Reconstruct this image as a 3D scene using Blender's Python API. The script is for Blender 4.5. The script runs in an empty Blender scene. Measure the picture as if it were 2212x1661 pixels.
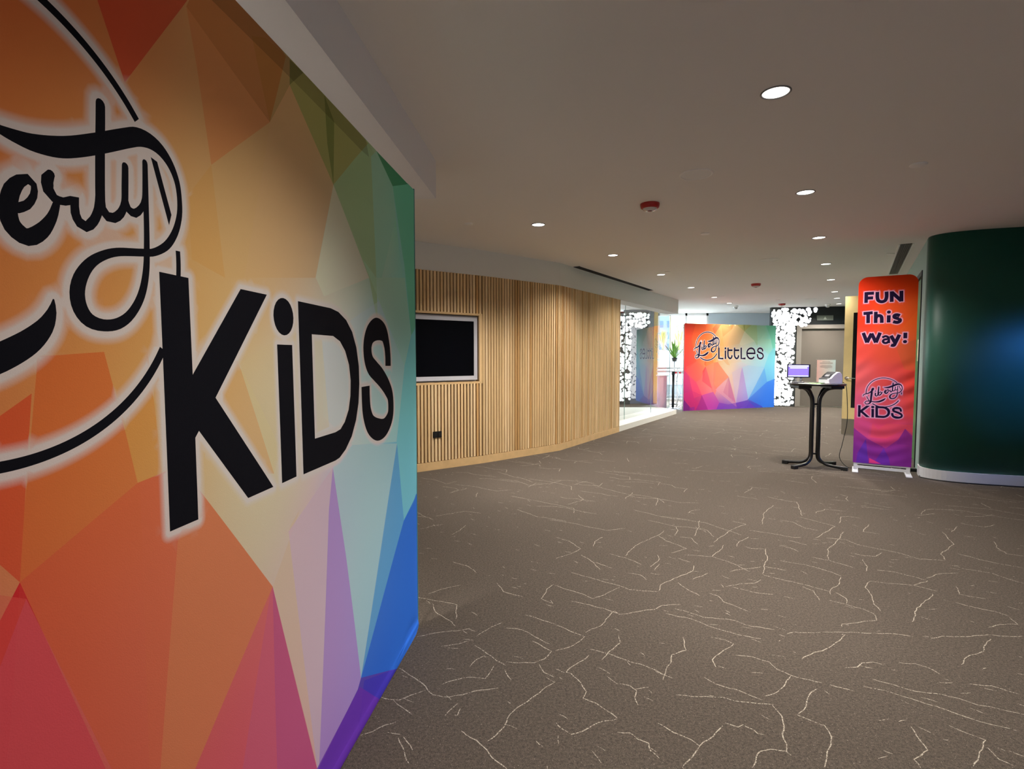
import bpy, bmesh, math, random
import numpy as np
from mathutils import Vector, Matrix
from mathutils.geometry import delaunay_2d_cdt
random.seed(7)
PI = math.pi
SC = bpy.context.scene
COL = SC.collection

# ------------------------------------------------------------------ camera, world, exposure
cam_d = bpy.data.cameras.new('camera')
cam_d.sensor_width = 36.0
cam_d.lens = 36.0 * 1150 / 2212
cam_d.clip_start = 0.02
cam = bpy.data.objects.new('camera', cam_d)
COL.objects.link(cam)
cam.location = (0, 0, 1.4)
cam.rotation_euler = (PI / 2 - math.atan(60.5 / 1150), 0, 0)
SC.camera = cam
world = bpy.data.worlds.new('daylight_sky')
SC.world = world
world.use_nodes = True
WN = world.node_tree
bg = WN.nodes['Background']
bg.inputs['Color'].default_value = (0.86, 0.94, 1.0, 1)
bg.inputs['Strength'].default_value = 3.0
SC.view_settings.view_transform = 'Standard'
SC.view_settings.look = 'None'
SC.view_settings.gamma = 1
SC.view_settings.use_curve_mapping = False
SC.view_settings.exposure = 0.0
SC.cycles.use_denoising = True
SC.cycles.max_bounces = 10
SC.cycles.diffuse_bounces = 5
SC.cycles.transparent_max_bounces = 16
SC.cycles.sample_clamp_indirect = 6.0
SPOT_W = 335.0
SPOT_COL = (1.0, 0.95, 0.88)


def area(name, loc, target, sx, sy, power, col):
    l = bpy.data.lights.new(name, 'AREA')
    l.shape = 'RECTANGLE'
    l.size, l.size_y, l.energy, l.color = sx, sy, power, col
    o = bpy.data.objects.new(name, l)
    COL.objects.link(o)
    o.location = loc
    o.rotation_euler = (Vector(target) - Vector(loc)).to_track_quat('-Z', 'Y').to_euler()
    return o


# daylight over the terrace outside the glazed front, well above the window heads
area('terrace_daylight', (6.0, 21.5, 6.5), (5.2, 15.0, 0.4), 9.0, 4.0, 24000, (0.84, 0.93, 1.0))
# fill light added in the closed atrium behind the slatted wall
area('atrium_fill_light', (0.6, 16.5, 2.2), (4.5, 14.5, 0.6), 2.0, 1.0, 300, (0.88, 0.95, 1.0))
# fill light added behind the camera; no window stands there
area('rear_fill_light', (2.2, -3.3, 1.5), (2.6, 6.0, 1.9), 6.0, 2.2, 26, (0.90, 0.94, 1.0))
# unseen blue lamp added beyond the view's right edge to tint the green wall
bl = bpy.data.lights.new('blue_wash_lamp', 'SPOT')
bl.energy, bl.color, bl.spot_size, bl.spot_blend, bl.shadow_soft_size = 300, (0.05, 0.25, 1.0), math.radians(50), 1.0, 0.15
blo = bpy.data.objects.new('blue_wash_lamp', bl)
COL.objects.link(blo)
blo.location = (6.5, 4.1, 1.9)
blo.rotation_euler = (Vector((5.66, 5.64, 1.15)) - blo.location).to_track_quat('-Z', 'Y').to_euler()


# ------------------------------------------------------------------ helpers
def lin(c):
    return tuple((x / 12.92 if x <= 0.04045 else ((x + 0.055) / 1.055) ** 2.4) for x in [v / 255.0 for v in c[:3]])


MATS = {}


def mat(name, rgb=(200, 200, 200), rough=0.6, metal=0.0, spec=0.5, emit=None, estr=0.0, coat=0.0, noise=0.0, nscale=40.0, bump=0.0):
    if name in MATS:
        return MATS[name]
    m = bpy.data.materials.new(name)
    m.use_nodes = True
    nt = m.node_tree
    b = nt.nodes['Principled BSDF']
    c = lin(rgb)
    b.inputs['Base Color'].default_value = (*c, 1)
    b.inputs['Roughness'].default_value = rough
    b.inputs['Metallic'].default_value = metal
    b.inputs['Specular IOR Level'].default_value = spec
    b.inputs['Coat Weight'].default_value = coat
    if emit:
        b.inputs['Emission Color'].default_value = (*lin(emit), 1)
        b.inputs['Emission Strength'].default_value = estr
    if noise or bump:
        tc = nt.nodes.new('ShaderNodeTexCoord')
        n = nt.nodes.new('ShaderNodeTexNoise')
        n.inputs['Scale'].default_value = nscale
        n.inputs['Detail'].default_value = 5
        nt.links.new(tc.outputs['Object'], n.inputs['Vector'])
        if noise:
            r = nt.nodes.new('ShaderNodeValToRGB')
            r.color_ramp.elements[0].position, r.color_ramp.elements[1].position = 0.3, 0.7
            r.color_ramp.elements[0].color = (*[x * (1 - noise) for x in c], 1)
            r.color_ramp.elements[1].color = (*[min(1, x * (1 + noise)) for x in c], 1)
            nt.links.new(n.outputs['Fac'], r.inputs['Fac'])
            nt.links.new(r.outputs['Color'], b.inputs['Base Color'])
        if bump:
            bp = nt.nodes.new('ShaderNodeBump')
            bp.inputs['Strength'].default_value = bump
            bp.inputs['Distance'].default_value = 0.01
            nt.links.new(n.outputs['Fac'], bp.inputs['Height'])
            nt.links.new(bp.outputs['Normal'], b.inputs['Normal'])
    MATS[name] = m
    return m


def attr_mat(name, attr, rough=0.85, spec=0.25, grain=False, sheen=0.0):
    m = bpy.data.materials.new(name)
    m.use_nodes = True
    nt = m.node_tree
    b = nt.nodes['Principled BSDF']
    a = nt.nodes.new('ShaderNodeVertexColor')
    a.layer_name = attr
    out = a.outputs['Color']
    tc = nt.nodes.new('ShaderNodeTexCoord')
    if grain:   # wood grain running along the length of each slat
        mp = nt.nodes.new('ShaderNodeMapping')
        mp.inputs['Scale'].default_value = (60, 60, 2.0)
        n = nt.nodes.new('ShaderNodeTexNoise')
        n.inputs['Scale'].default_value = 1.0
        n.inputs['Detail'].default_value = 6
        nt.links.new(tc.outputs['Object'], mp.inputs['Vector'])
        nt.links.new(mp.outputs['Vector'], n.inputs['Vector'])
        r = nt.nodes.new('ShaderNodeMapRange')
        r.inputs['From Min'].default_value, r.inputs['From Max'].default_value = 0.3, 0.7
        r.inputs['To Min'].default_value, r.inputs['To Max'].default_value = 0.82, 1.12
        nt.links.new(n.outputs['Fac'], r.inputs['Value'])
        mx = nt.nodes.new('ShaderNodeVectorMath')
        mx.operation = 'SCALE'
        nt.links.new(out, mx.inputs[0])
        nt.links.new(r.outputs['Result'], mx.inputs['Scale'])
        out = mx.outputs['Vector']
    else:       # fine weave of the printed fabric
        n = nt.nodes.new('ShaderNodeTexNoise')
        n.inputs['Scale'].default_value = 420
        nt.links.new(tc.outputs['Object'], n.inputs['Vector'])
        n2 = nt.nodes.new('ShaderNodeTexNoise')
        n2.inputs['Scale'].default_value = 3.5
        n2.inputs['Detail'].default_value = 3
        nt.links.new(tc.outputs['Object'], n2.inputs['Vector'])
        bp = nt.nodes.new('ShaderNodeBump')
        bp.inputs['Strength'].default_value = 0.12
        bp.inputs['Distance'].default_value = 0.002
        bp2 = nt.nodes.new('ShaderNodeBump')
        bp2.inputs['Strength'].default_value = 0.06
        bp2.inputs['Distance'].default_value = 0.02
        nt.links.new(n.outputs['Fac'], bp.inputs['Height'])
        nt.links.new(n2.outputs['Fac'], bp2.inputs['Height'])
        nt.links.new(bp2.outputs['Normal'], bp.inputs['Normal'])
        nt.links.new(bp.outputs['Normal'], b.inputs['Normal'])
    nt.links.new(out, b.inputs['Base Color'])
    b.inputs['Roughness'].default_value = rough
    b.inputs['Specular IOR Level'].default_value = spec
    return m


def tag(o, label=None, cat=None, group=None, kind=None):
    if label: o['label'] = label
    if cat: o['category'] = cat
    if group: o['group'] = group
    if kind: o['kind'] = kind
    return o


def empty(name, loc, label, cat, group=None):
    o = bpy.data.objects.new(name, None)
    o.empty_display_size = 0.1
    o.location = loc
    COL.objects.link(o)
    return tag(o, label, cat, group)


def wloc(o):
    v = Vector((0, 0, 0))
    while o is not None:
        v = v + o.location
        o = o.parent
    return v


class MB:
    """Collects shapes given in world coordinates, then links them as one mesh object."""

    def __init__(self):
        self.bm = bmesh.new()

    def quad(self, pts):
        return self.bm.faces.new([self.bm.verts.new(p) for p in pts])

    def prism(self, pts, z0, z1):      # plan polygon extruded up
        n = len(pts)
        lo = [self.bm.verts.new((p[0], p[1], z0)) for p in pts]
        hi = [self.bm.verts.new((p[0], p[1], z1)) for p in pts]
        self.bm.faces.new(lo[::-1])
        self.bm.faces.new(hi)
        for i in range(n):
            self.bm.faces.new((lo[i], lo[(i + 1) % n], hi[(i + 1) % n], hi[i]))
        return self

    def box(self, c, s, rz=0.0, rx=0.0, bevel=0.0):   # rz: azimuth of the box's local y axis (clockwise from +y)
        m = Matrix.Translation(c) @ Matrix.Rotation(-rz, 4, 'Z') @ Matrix.Rotation(rx, 4, 'X') @ Matrix.Diagonal((s[0], s[1], s[2], 1))
        r = bmesh.ops.create_cube(self.bm, size=1.0, matrix=m)
        if bevel:
            es = list({e for v in r['verts'] for e in v.link_edges})
            bmesh.ops.bevel(self.bm, geom=es, offset=bevel, segments=2, affect='EDGES', profile=0.5)
        return self

    def tube(self, pts, r, seg=12, caps=True, smooth_path=0):
        pts = [Vector(p) for p in pts]
        if smooth_path:
            q = []
            for i in range(len(pts) - 1):
                p0, p1, p2, p3 = pts[max(0, i - 1)], pts[i], pts[i + 1], pts[min(len(pts) - 1, i + 2)]
                for k in range(smooth_path):
                    t = k / smooth_path
                    q.append(0.5 * ((2 * p1) + (p2 - p0) * t + (2 * p0 - 5 * p1 + 4 * p2 - p3) * t * t + (3 * p1 - p0 - 3 * p2 + p3) * t ** 3))
            q.append(pts[-1])
            pts = q
        rings = []
        up = Vector((0.0123, 0.0171, 1)).normalized()
        prev = None
        for i, p in enumerate(pts):
            d = (pts[min(i + 1, len(pts) - 1)] - pts[max(i - 1, 0)]).normalized()
            if prev is None:
                a = d.cross(up)
                if a.length < 1e-3:
                    a = d.cross(Vector((1, 0, 0)))
            else:
                a = prev - d * prev.dot(d)
            a.normalize()
            prev = a
            b = d.cross(a)
            rr = r[i] if isinstance(r, (list, tuple)) else r
            rings.append([self.bm.verts.new(p + (a * math.cos(2 * PI * k / seg) + b * math.sin(2 * PI * k / seg)) * rr) for k in range(seg)])
        for A, B in zip(rings, rings[1:]):
            for k in range(seg):
                f = self.bm.faces.new((A[k], A[(k + 1) % seg], B[(k + 1) % seg], B[k]))
                f.smooth = True
        if caps:
            self.bm.faces.new(rings[0][::-1])
            self.bm.faces.new(rings[-1])
        return self

    def lathe(self, c, prof, seg=32, smooth=True):     # profile of (radius, height) about the vertical through c
        rings = []
        for (r, z) in prof:
            rings.append([self.bm.verts.new((c[0] + r * math.cos(2 * PI * k / seg), c[1] + r * math.sin(2 * PI * k / seg), c[2] + z)) for k in range(seg)] if r > 1e-6
                         else [self.bm.verts.new((c[0], c[1], c[2] + z))])
        for A, B in zip(rings, rings[1:]):
            for k in range(seg):
                a = A[k % len(A)], A[(k + 1) % len(A)]
                b = B[k % len(B)], B[(k + 1) % len(B)]
                vs = [a[0]] + ([a[1]] if a[1] is not a[0] else []) + [b[1]] + ([b[0]] if b[0] is not b[1] else [])
                if len(vs) > 2:
                    f = self.bm.faces.new(vs)
                    f.smooth = smooth
        return self

    def build(self, name, material, parent=None, origin=None, normals=True):
        bm = self.bm
        if normals:
            bmesh.ops.recalc_face_normals(bm, faces=bm.faces[:])
        if parent is not None:
            base = wloc(parent)
            loc = Vector((0, 0, 0))
        else:
            xs = [v.co for v in bm.verts]
            loc = Vector(origin) if origin else Vector(((min(v.x for v in xs) + max(v.x for v in xs)) / 2, (min(v.y for v in xs) + max(v.y for v in xs)) / 2, min(v.z for v in xs)))
            base = loc
        bmesh.ops.translate(bm, verts=bm.verts[:], vec=-base)
        me = bpy.data.meshes.new(name)
        bm.to_mesh(me)
        bm.free()
        me.materials.append(material)
        o = bpy.data.objects.new(name, me)
        o.location = loc
        if parent is not None:
            o.parent = parent
        COL.objects.link(o)
        return o


def struct(o):
    o['kind'] = 'structure'
    return o


def az(deg):
    a = math.radians(deg)
    return Vector((math.sin(a), math.cos(a), 0))


def perp(d):                       # horizontal normal to the right of direction d
    return Vector((d.y, -d.x, 0))


def V2(p, z=0.0):
    return Vector((p[0], p[1], z))


def bar(mb, a, b, z0, z1, t, off=0.0):
    """vertical slab standing on the line a-b, thickness t, its face pushed off to the right of a-b"""
    a, b = V2(a), V2(b)
    d = (b - a).normalized()
    n = perp(d)
    p = [a + n * off, b + n * off, b + n * (off - t), a + n * (off - t)]
    mb.prism([(q.x, q.y) for q in p], z0, z1)
    return mb

# ------------------------------------------------------------------ the printed design (metres on the fabric: u along, v up)
DES = {'K':[[-0.7286,1.5597],[-0.6518,1.5592],[-0.6497,1.3627],[-0.4812,1.5582],[-0.3734,1.5573],[-0.5825,1.3102],[-0.3669,1.0602],[-0.476,1.0597],[-0.6372,1.2449],[-0.6485,1.2321],
[-0.6469,1.0604],[-0.725,1.0603]],'I':[[-0.3325,1.4317],[-0.2561,1.4319],[-0.2481,1.0607],[-0.3246,1.0597]],'dot':[-0.296,1.5071,0.0502],'Do':[[-0.2192,1.5569],[-0.0135,1.5553],
[0.0433,1.5479],[0.1035,1.525],[0.1525,1.487],[0.1882,1.4327],[0.209,1.3638],[0.2114,1.3005],[0.2024,1.2314],[0.1783,1.1708],[0.1384,1.1171],[0.0863,1.0798],[0.0375,1.0602],
[0.0046,1.0567],[-0.2084,1.0579]],'Di':[[-0.1415,1.4663],[0.0016,1.4666],[0.0527,1.4507],[0.0924,1.4193],[0.1232,1.3714],[0.1356,1.3165],[0.1321,1.2619],[0.1157,1.2146],[0.083,
1.1762],[0.0479,1.1553],[0.0083,1.1503],[-0.1338,1.151]],'S':[[0.5117,1.3604],[0.511,1.4019],[0.4982,1.4524],[0.4631,1.4977],[0.3899,1.5088],[0.3255,1.4883],[0.2944,1.4477],
[0.2962,1.4017],[0.321,1.3671],[0.3707,1.3417],[0.4307,1.3133],[0.4939,1.2716],[0.5346,1.2249],[0.532,1.151],[0.4695,1.1087],[0.3904,1.1072],[0.3178,1.1354],[0.2813,1.185],
[0.2713,1.2385],[0.2698,1.2877]],'strokes':[[[-0.9852,1.6082,0.0145],[-0.971,1.6163,0.013],[-0.9608,1.6323,0.011],[-0.96,1.6479,0.0104],[-0.9681,1.6536,0.0145],[-0.9788,1.6478,
0.0173],[-0.9909,1.6314,0.0231],[-0.997,1.6046,0.0254],[-0.9921,1.5818,0.0266],[-0.972,1.5706,0.0249],[-0.9508,1.5844,0.0225],[-0.9345,1.608,0.0159],[-0.9265,1.6299,0.0116]],
[[-0.9342,1.6713,0.0139],[-0.9391,1.6631,0.0191],[-0.9383,1.6474,0.0185],[-0.9293,1.6378,0.0145],[-0.9134,1.6374,0.0121],[-0.9008,1.643,0.013],[-0.8944,1.6467,0.0145],[-0.8966,
1.637,0.015],[-0.896,1.6243,0.0162],[-0.8895,1.6117,0.0173],[-0.878,1.6079,0.0173],[-0.8639,1.6206,0.0168],[-0.8544,1.6406,0.0168],[-0.8504,1.6607,0.0179]],[[-0.8426,1.8154,
0.0179],[-0.8438,1.7901,0.0182],[-0.8469,1.7349,0.0185],[-0.8498,1.6581,0.0185],[-0.8458,1.6429,0.0173],[-0.8366,1.6343,0.0173],[-0.8245,1.6352,0.0168],[-0.8105,1.6467,0.0159],
[-0.8016,1.6663,0.0145],[-0.7992,1.6956,0.0145],[-0.7973,1.7305,0.0139]],[[-0.8003,1.6724,0.0139],[-0.7939,1.6583,0.0145],[-0.7797,1.6548,0.0156],[-0.7654,1.6675,0.013],[-0.7571,
1.6848,0.0121],[-0.7546,1.7155,0.0118],[-0.7529,1.7525,0.0121]],[[-0.7526,1.7514,0.0121],[-0.7539,1.6797,0.0127],[-0.7551,1.6191,0.013],[-0.7594,1.5577,0.015],[-0.7726,1.5107,
0.0168],[-0.7962,1.4757,0.0179],[-0.8232,1.4569,0.0197],[-0.853,1.4518,0.0202],[-0.879,1.4584,0.0237],[-0.8938,1.4759,0.0266],[-0.8981,1.4991,0.0266],[-0.8921,1.5234,0.0246],
[-0.8764,1.5471,0.0197],[-0.8542,1.5645,0.0162],[-0.821,1.5785,0.0145],[-0.7672,1.588,0.0139],[-0.7378,1.5945,0.0145],[-0.706,1.614,0.0168],[-0.6829,1.6447,0.0162],[-0.6702,
1.6803,0.0145],[-0.6687,1.7134,0.0133],[-0.674,1.7442,0.015],[-0.6895,1.7711,0.0188],[-0.7127,1.7894,0.0243],[-0.7385,1.7963,0.0289],[-0.7653,1.7934,0.0324],[-0.7911,1.7814,
0.0324],[-0.8455,1.7516,0.0324],[-0.8912,1.7283,0.0318],[-0.9243,1.7153,0.0309],[-0.9572,1.7082,0.0254],[-0.9806,1.7072,0.0197],[-1.0025,1.7084,0.013],[-1.0149,1.7116,0.0081],
[-1.0258,1.7171,0.0023]]],'wedge':[[-0.7386,1.7681],[-0.7232,1.7648],[-0.6917,1.6748],[-0.6991,1.6531]],'circle':[-1.02,1.5902,0.3422],'tail':[[-0.9374,1.4849,0.0032],[-0.9404,
1.468,0.0144],[-0.952,1.4445,0.0272],[-0.9775,1.4199,0.0368],[-1.0172,1.3975,0.04],[-1.0516,1.385,0.0368],[-1.0877,1.3772,0.0288]],'lib':[[[-1.4179,1.4875,0.0098],[-1.4122,
1.5212,0.0131],[-1.3764,1.5432,0.0163],[-1.3241,1.5587,0.0196],[-1.2726,1.5962,0.0229],[-1.2346,1.6371,0.0229],[-1.2149,1.6772,0.018],[-1.2264,1.6926,0.0147],[-1.2435,1.6723,
0.0213],[-1.2491,1.6208,0.0294],[-1.2529,1.5495,0.0327],[-1.2591,1.4701,0.0311],[-1.2633,1.3907,0.0294],[-1.2782,1.3385,0.0278],[-1.3167,1.3065,0.018],[-1.3629,1.3067,0.0147],
[-1.3801,1.3298,0.0131],[-1.3645,1.3623,0.0147],[-1.3253,1.3761,0.0163],[-1.266,1.3708,0.018],[-1.2134,1.3629,0.0196]],[[-1.2134,1.3629,0.0196],[-1.1613,1.3622,0.0213],[-1.0969,
1.3746,0.0311],[-1.0334,1.4073,0.0327],[-0.999,1.4355,0.0245],[-0.9773,1.4583,0.0065]],[[-1.1772,1.5697,0.0196],[-1.1798,1.5247,0.0213],[-1.1641,1.4993,0.0196],[-1.1367,1.5161,
0.0163],[-1.1268,1.5543,0.0163]],[[-1.1801,1.6232,0.0163],[-1.176,1.6154,0.0163]],[[-1.1162,1.7196,0.018],[-1.1214,1.6331,0.0213],[-1.1262,1.5543,0.0229],[-1.1208,1.527,0.0213],
[-1.1,1.5223,0.0196],[-1.071,1.547,0.0196],[-1.0606,1.5842,0.018],[-1.0766,1.6032,0.0163],[-1.1031,1.585,0.0131],[-1.1152,1.5547,0.0131]],[[-1.0688,1.5565,0.0098],[-1.0483,
1.5823,0.0098],[-1.0327,1.597,0.0098]]],'lit':[[[1.101,1.6335],[1.1094,1.3464],[1.2568,1.3462]],[[1.3194,1.558],[1.3254,1.333]],[[1.4058,1.6353],[1.4111,1.4382],[1.4267,1.3865],
[1.4775,1.346],[1.528,1.3704],[1.5465,1.4336]],[[1.3888,1.5648],[1.5583,1.5655]],[[1.6267,1.6366],[1.6322,1.4384],[1.648,1.3864],[1.6995,1.3457],[1.7505,1.3702],[1.7691,1.4338]],
[[1.612,1.5658],[1.7858,1.5665]],[[1.8501,1.6379],[1.8597,1.3454],[2.0042,1.3452]],[[2.0488,1.4846],[2.3412,1.4852]],[[2.319,1.4851],[2.302,1.5542],[2.2598,1.6039],[2.1854,
1.6226],[2.1064,1.6012],[2.0616,1.5485],[2.0512,1.4865],[2.0655,1.4149],[2.1198,1.3575],[2.194,1.3402],[2.2551,1.3545],[2.2972,1.391]],[[2.5974,1.536],[2.5793,1.5939],[2.5071,
1.6244],[2.4392,1.6048],[2.4195,1.5594],[2.4481,1.521],[2.511,1.5019],[2.5869,1.4731],[2.6174,1.4199],[2.5942,1.3619],[2.5161,1.3378],[2.4468,1.362],[2.418,1.4102],[2.4089,
1.4632]]],'litdot':[1.318,1.6132],'funtext':[[[0.0526,2.174],[0.0532,2.0443]],[[0.0531,2.1568],[0.1294,2.1568]],[[0.0531,2.1016],[0.1223,2.1013]],[[0.1621,2.1688],[0.164,2.1026],
[0.1769,2.0641],[0.2086,2.0501],[0.2409,2.0624],[0.2537,2.102],[0.2517,2.1677]],[[0.3055,2.0429],[0.3017,2.1673]],[[0.302,2.1579],[0.3974,2.0499]],[[0.3945,2.1677],[0.3983,
2.0425]],[[0.0304,1.9173],[0.1244,1.9246]],[[0.0784,1.9209],[0.0803,1.8005]],[[0.1541,1.9347],[0.1557,1.7999]],[[0.1564,1.8568],[0.1667,1.8801],[0.19,1.8877],[0.2084,1.8756],
[0.2146,1.8499],[0.2161,1.7997]],[[0.2826,1.8877],[0.2828,1.8022]],[[0.3891,1.8777],[0.3599,1.89],[0.3387,1.8835],[0.3356,1.8621],[0.3611,1.849],[0.3881,1.8368],[0.391,1.8152],
[0.3664,1.8003],[0.3256,1.811]],[[0.0354,1.6868],[0.0767,1.5678]],[[0.0767,1.5678],[0.119,1.6771]],[[0.119,1.6771],[0.1658,1.5666]],[[0.1658,1.5666],[0.204,1.6846]],[[0.2253,
1.6254],[0.2599,1.6408],[0.2852,1.6243],[0.2906,1.5978],[0.2918,1.5582]],[[0.2904,1.6025],[0.2532,1.6032],[0.2344,1.5826],[0.2506,1.5606],[0.2777,1.565],[0.291,1.5837]],[[0.3099,
1.6464],[0.3532,1.5611]],[[0.3914,1.6568],[0.3562,1.5639],[0.3403,1.5312],[0.3133,1.5363]],[[0.4473,1.6788],[0.4479,1.6119]]],'fundots':[[0.2822,1.9252],[0.4469,1.5738]],'facets':[[[[-0.6268,
2.1195],[-0.7912,1.8759],[-0.8559,2.0156],[-0.7152,2.1949],[-0.5319,2.2583]],[205,60,42],0.75],[[[-0.6314,2.1039],[-0.6054,1.9999],[-0.5694,1.8131],[-0.3388,2.0011]],[228,
140,80],0.45],[[[-0.6314,2.1039],[-0.3388,2.0011],[-0.496,1.873],[-0.5694,1.8131],[-0.5905,1.9262],[-0.6054,1.9999]],[222,128,72],0.3],[[[-0.6314,2.1039],[-0.3388,2.0011],
[-0.2546,2.2093],[-0.3775,2.235],[-0.4855,2.2303],[-0.5781,2.207]],[200,120,62],0.7],[[[-0.4089,2.1726],[-0.3388,2.0011],[-0.2546,2.2093],[-0.349,2.2014]],[190,130,60],0.5],
[[[-0.3388,2.0011],[-0.2384,2.143],[-0.2354,2.2173],[-0.2546,2.2093]],[190,150,90],0.6],[[[-0.2384,2.143],[-0.3388,2.0011],[-0.3611,1.9159],[-0.4652,1.5866],[-0.173,1.6291],
[-0.1138,1.6377],[0.0173,1.9553]],[230,180,125],0.55],[[[-0.496,1.873],[-0.5694,1.8131],[-0.5367,1.5763],[-0.4652,1.5866],[-0.3611,1.9159],[-0.3388,2.0011]],[240,180,120],
0.5],[[[-0.5694,1.8131],[-0.647,1.7235],[-0.6394,1.5989],[-0.5367,1.5763]],[245,165,90],0.5],[[[-0.2384,2.143],[-0.2354,2.2173],[-0.0333,2.2213],[0.3239,2.2099],[0.0173,1.9553]],
[172,172,96],0.8],[[[-0.2384,2.143],[-0.2356,2.211],[-0.1625,2.214]],[105,105,55],0.6],[[[-0.0336,2.2142],[0.0321,2.162],[0.0173,1.9553],[-0.0205,2.0711]],[115,130,65],0.7],
[[[0.0173,1.9553],[0.3239,2.2099],[0.4189,2.1878],[0.3503,2.1698],[0.3915,1.7111],[0.4,1.5292],[0.3143,1.6999]],[165,200,145],0.75],[[[0.0173,1.9553],[-0.1109,1.6381],[-0.0586,
1.5883],[0.3143,1.6999]],[232,228,200],0.6],[[[0.3503,2.1698],[0.4099,2.2149],[0.6023,2.1352],[0.6402,2.0093],[0.4534,1.7201],[0.3915,1.7111]],[160,215,190],0.7],[[[0.405,
2.2166],[0.6023,2.1352],[0.8476,2.227],[0.6119,2.2383]],[60,150,100],0.85],[[[0.6023,2.1352],[0.8476,2.227],[0.9537,2.2473],[0.982,1.8895],[0.9717,1.5636],[0.8384,1.5023],
[0.7565,1.8109]],[112,205,168],0.8],[[[0.6023,2.1352],[0.7565,1.8109],[0.7413,1.762],[0.6911,1.8373]],[150,215,205],0.6],[[[0.2536,1.7589],[0.4187,1.6229],[0.7276,1.3551],
[0.8384,1.5023],[0.755,1.7639],[0.3915,1.7111]],[180,222,190],0.55],[[[0.4187,1.6229],[0.7276,1.3551],[0.6062,1.0234],[0.1446,1.0856],[-0.0736,1.2112],[-0.0765,1.4504],[0.1497,
1.5304]],[200,230,225],0.45],[[[0.7276,1.3551],[0.8384,1.5023],[0.9717,1.5636],[0.944,0.6966],[0.7035,0.6397],[0.6059,1.0152]],[130,212,222],0.6],[[[-0.5,1.3892],[-0.362,1.0941],
[-0.4352,1.1102],[-0.6316,1.313],[-0.5699,1.3898]],[252,165,95],0.6],[[[-0.5,1.3892],[-0.3264,1.1513],[-0.362,1.0941]],[245,200,140],0.4],[[[-0.4935,1.3805],[-0.3264,1.1513],
[-0.0367,1.1742],[-0.0765,1.4504],[-0.2309,1.4913]],[240,198,150],0.35],[[[-0.7965,1.173],[-0.7398,1.1783],[-0.7496,1.2873],[-0.7638,1.4085],[-0.8189,1.2708]],[248,140,52],
0.5],[[[-1.0045,1.0797],[-0.7965,1.173],[-0.8189,1.2708],[-0.8542,1.4077],[-0.9644,1.4],[-0.9933,1.1817]],[236,94,36],0.65],[[[-1.0209,1.3179],[-0.9757,1.3465],[-0.9933,1.1817],
[-1.0045,1.0797],[-1.0413,1.1324]],[205,48,26],0.65],[[[-1.0045,1.0797],[-0.7965,1.173],[-0.7398,1.1783],[-0.6838,1.1866],[-0.6415,1.1214],[-0.3788,0.7995],[-0.6755,0.5407],
[-0.7395,0.3633],[-0.8261,0.4522],[-0.8837,0.7073]],[240,84,52],0.78],[[[-0.7914,1.1718],[-0.6838,1.1866],[-0.6415,1.1214],[-0.3788,0.7995],[-0.6755,0.5407],[-0.711,0.433],
[-0.7934,0.635]],[246,112,78],0.4],[[[-0.7057,1.0346],[-0.6415,1.1214],[-0.3788,0.7995],[-0.6755,0.5407],[-0.7675,0.6143]],[246,150,98],0.4],[[[-1.0045,1.0797],[-0.8837,0.7073],
[-0.8231,0.5198],[-1.0834,0.7162],[-1.0821,0.9658]],[206,26,44],0.88],[[[-1.0045,1.0797],[-1.0212,0.9262],[-1.0479,0.7467],[-1.0821,0.9658]],[212,36,44],0.5],[[[-0.3788,0.7995],
[-0.1569,0.1258],[-0.1216,0.0074],[-0.7337,0.4926],[-0.6755,0.5407]],[232,76,86],0.8],[[[-0.39,0.786],[-0.3788,0.7995],[-0.1569,0.1258],[-0.5192,0.4156]],[200,100,135],0.55],
[[[-0.3788,0.7995],[-0.1569,0.1258],[-0.3755,0.3007]],[185,85,150],0.45],[[[-0.3788,0.7995],[-0.2321,0.962],[-0.2787,0.9362],[-0.2964,0.9185],[-0.1627,0.1304]],[238,195,170],
0.7],[[[-0.2964,0.9185],[-0.0155,1.0375],[-0.0505,0.9096],[-0.1511,0.1211],[-0.1627,0.1304]],[215,190,205],0.8],[[[-0.0155,1.0375],[-0.0505,0.9096],[-0.1511,0.1211],[0.1473,
0.1853],[0.1781,0.2099],[0.0681,0.7132]],[180,145,215],0.85],[[[-0.0155,1.0375],[0.0681,0.7132],[0.1781,0.2099],[0.3969,0.589],[0.6121,1.0142],[0.1446,1.0856]],[178,214,236],
0.75],[[[0.6121,1.0142],[0.3976,0.608],[0.1781,0.2099],[0.7035,0.6397]],[95,165,240],0.8],[[[0.7035,0.6397],[0.9041,0.707],[1.0027,0.7032],[1.0909,-0.1871],[0.5959,-0.005],
[0.5773,0.0062],[0.1781,0.2099]],[40,105,225],0.85],[[[0.1781,0.2099],[0.5773,0.0062],[0.7261,-0.142],[-0.0037,0.0032],[-0.124,-0.0519],[-0.1569,0.1258],[0.1473,0.1853]],[88,
52,178],0.85],[[[0.2078,0.1808],[0.5773,0.0062],[0.7261,-0.142],[-0.0037,0.0032],[0.1361,-0.0013]],[48,50,200],0.5],[[[-1.6978,2.1985],[-1.2782,2.2035],[-1.3907,1.753],[-1.249,
1.2094],[-1.51,1.0042],[-1.6651,1.0082]],[200,52,42],0.5],[[[-1.2782,2.2035],[-1.0082,2.2067],[-1.0333,1.9796],[-1.2641,1.7227],[-1.3907,1.753]],[226,84,48],0.5],[[[-1.6045,
1.0516],[-1.4197,0.8512],[-1.3385,0.4853],[-1.0807,0.3676],[-0.8741,-0.058],[-1.6363,-0.0441]],[176,45,112],0.7],[[[-1.4197,0.8512],[-1.2339,0.6937],[-1.0807,0.3676],[-1.2858,
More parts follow.
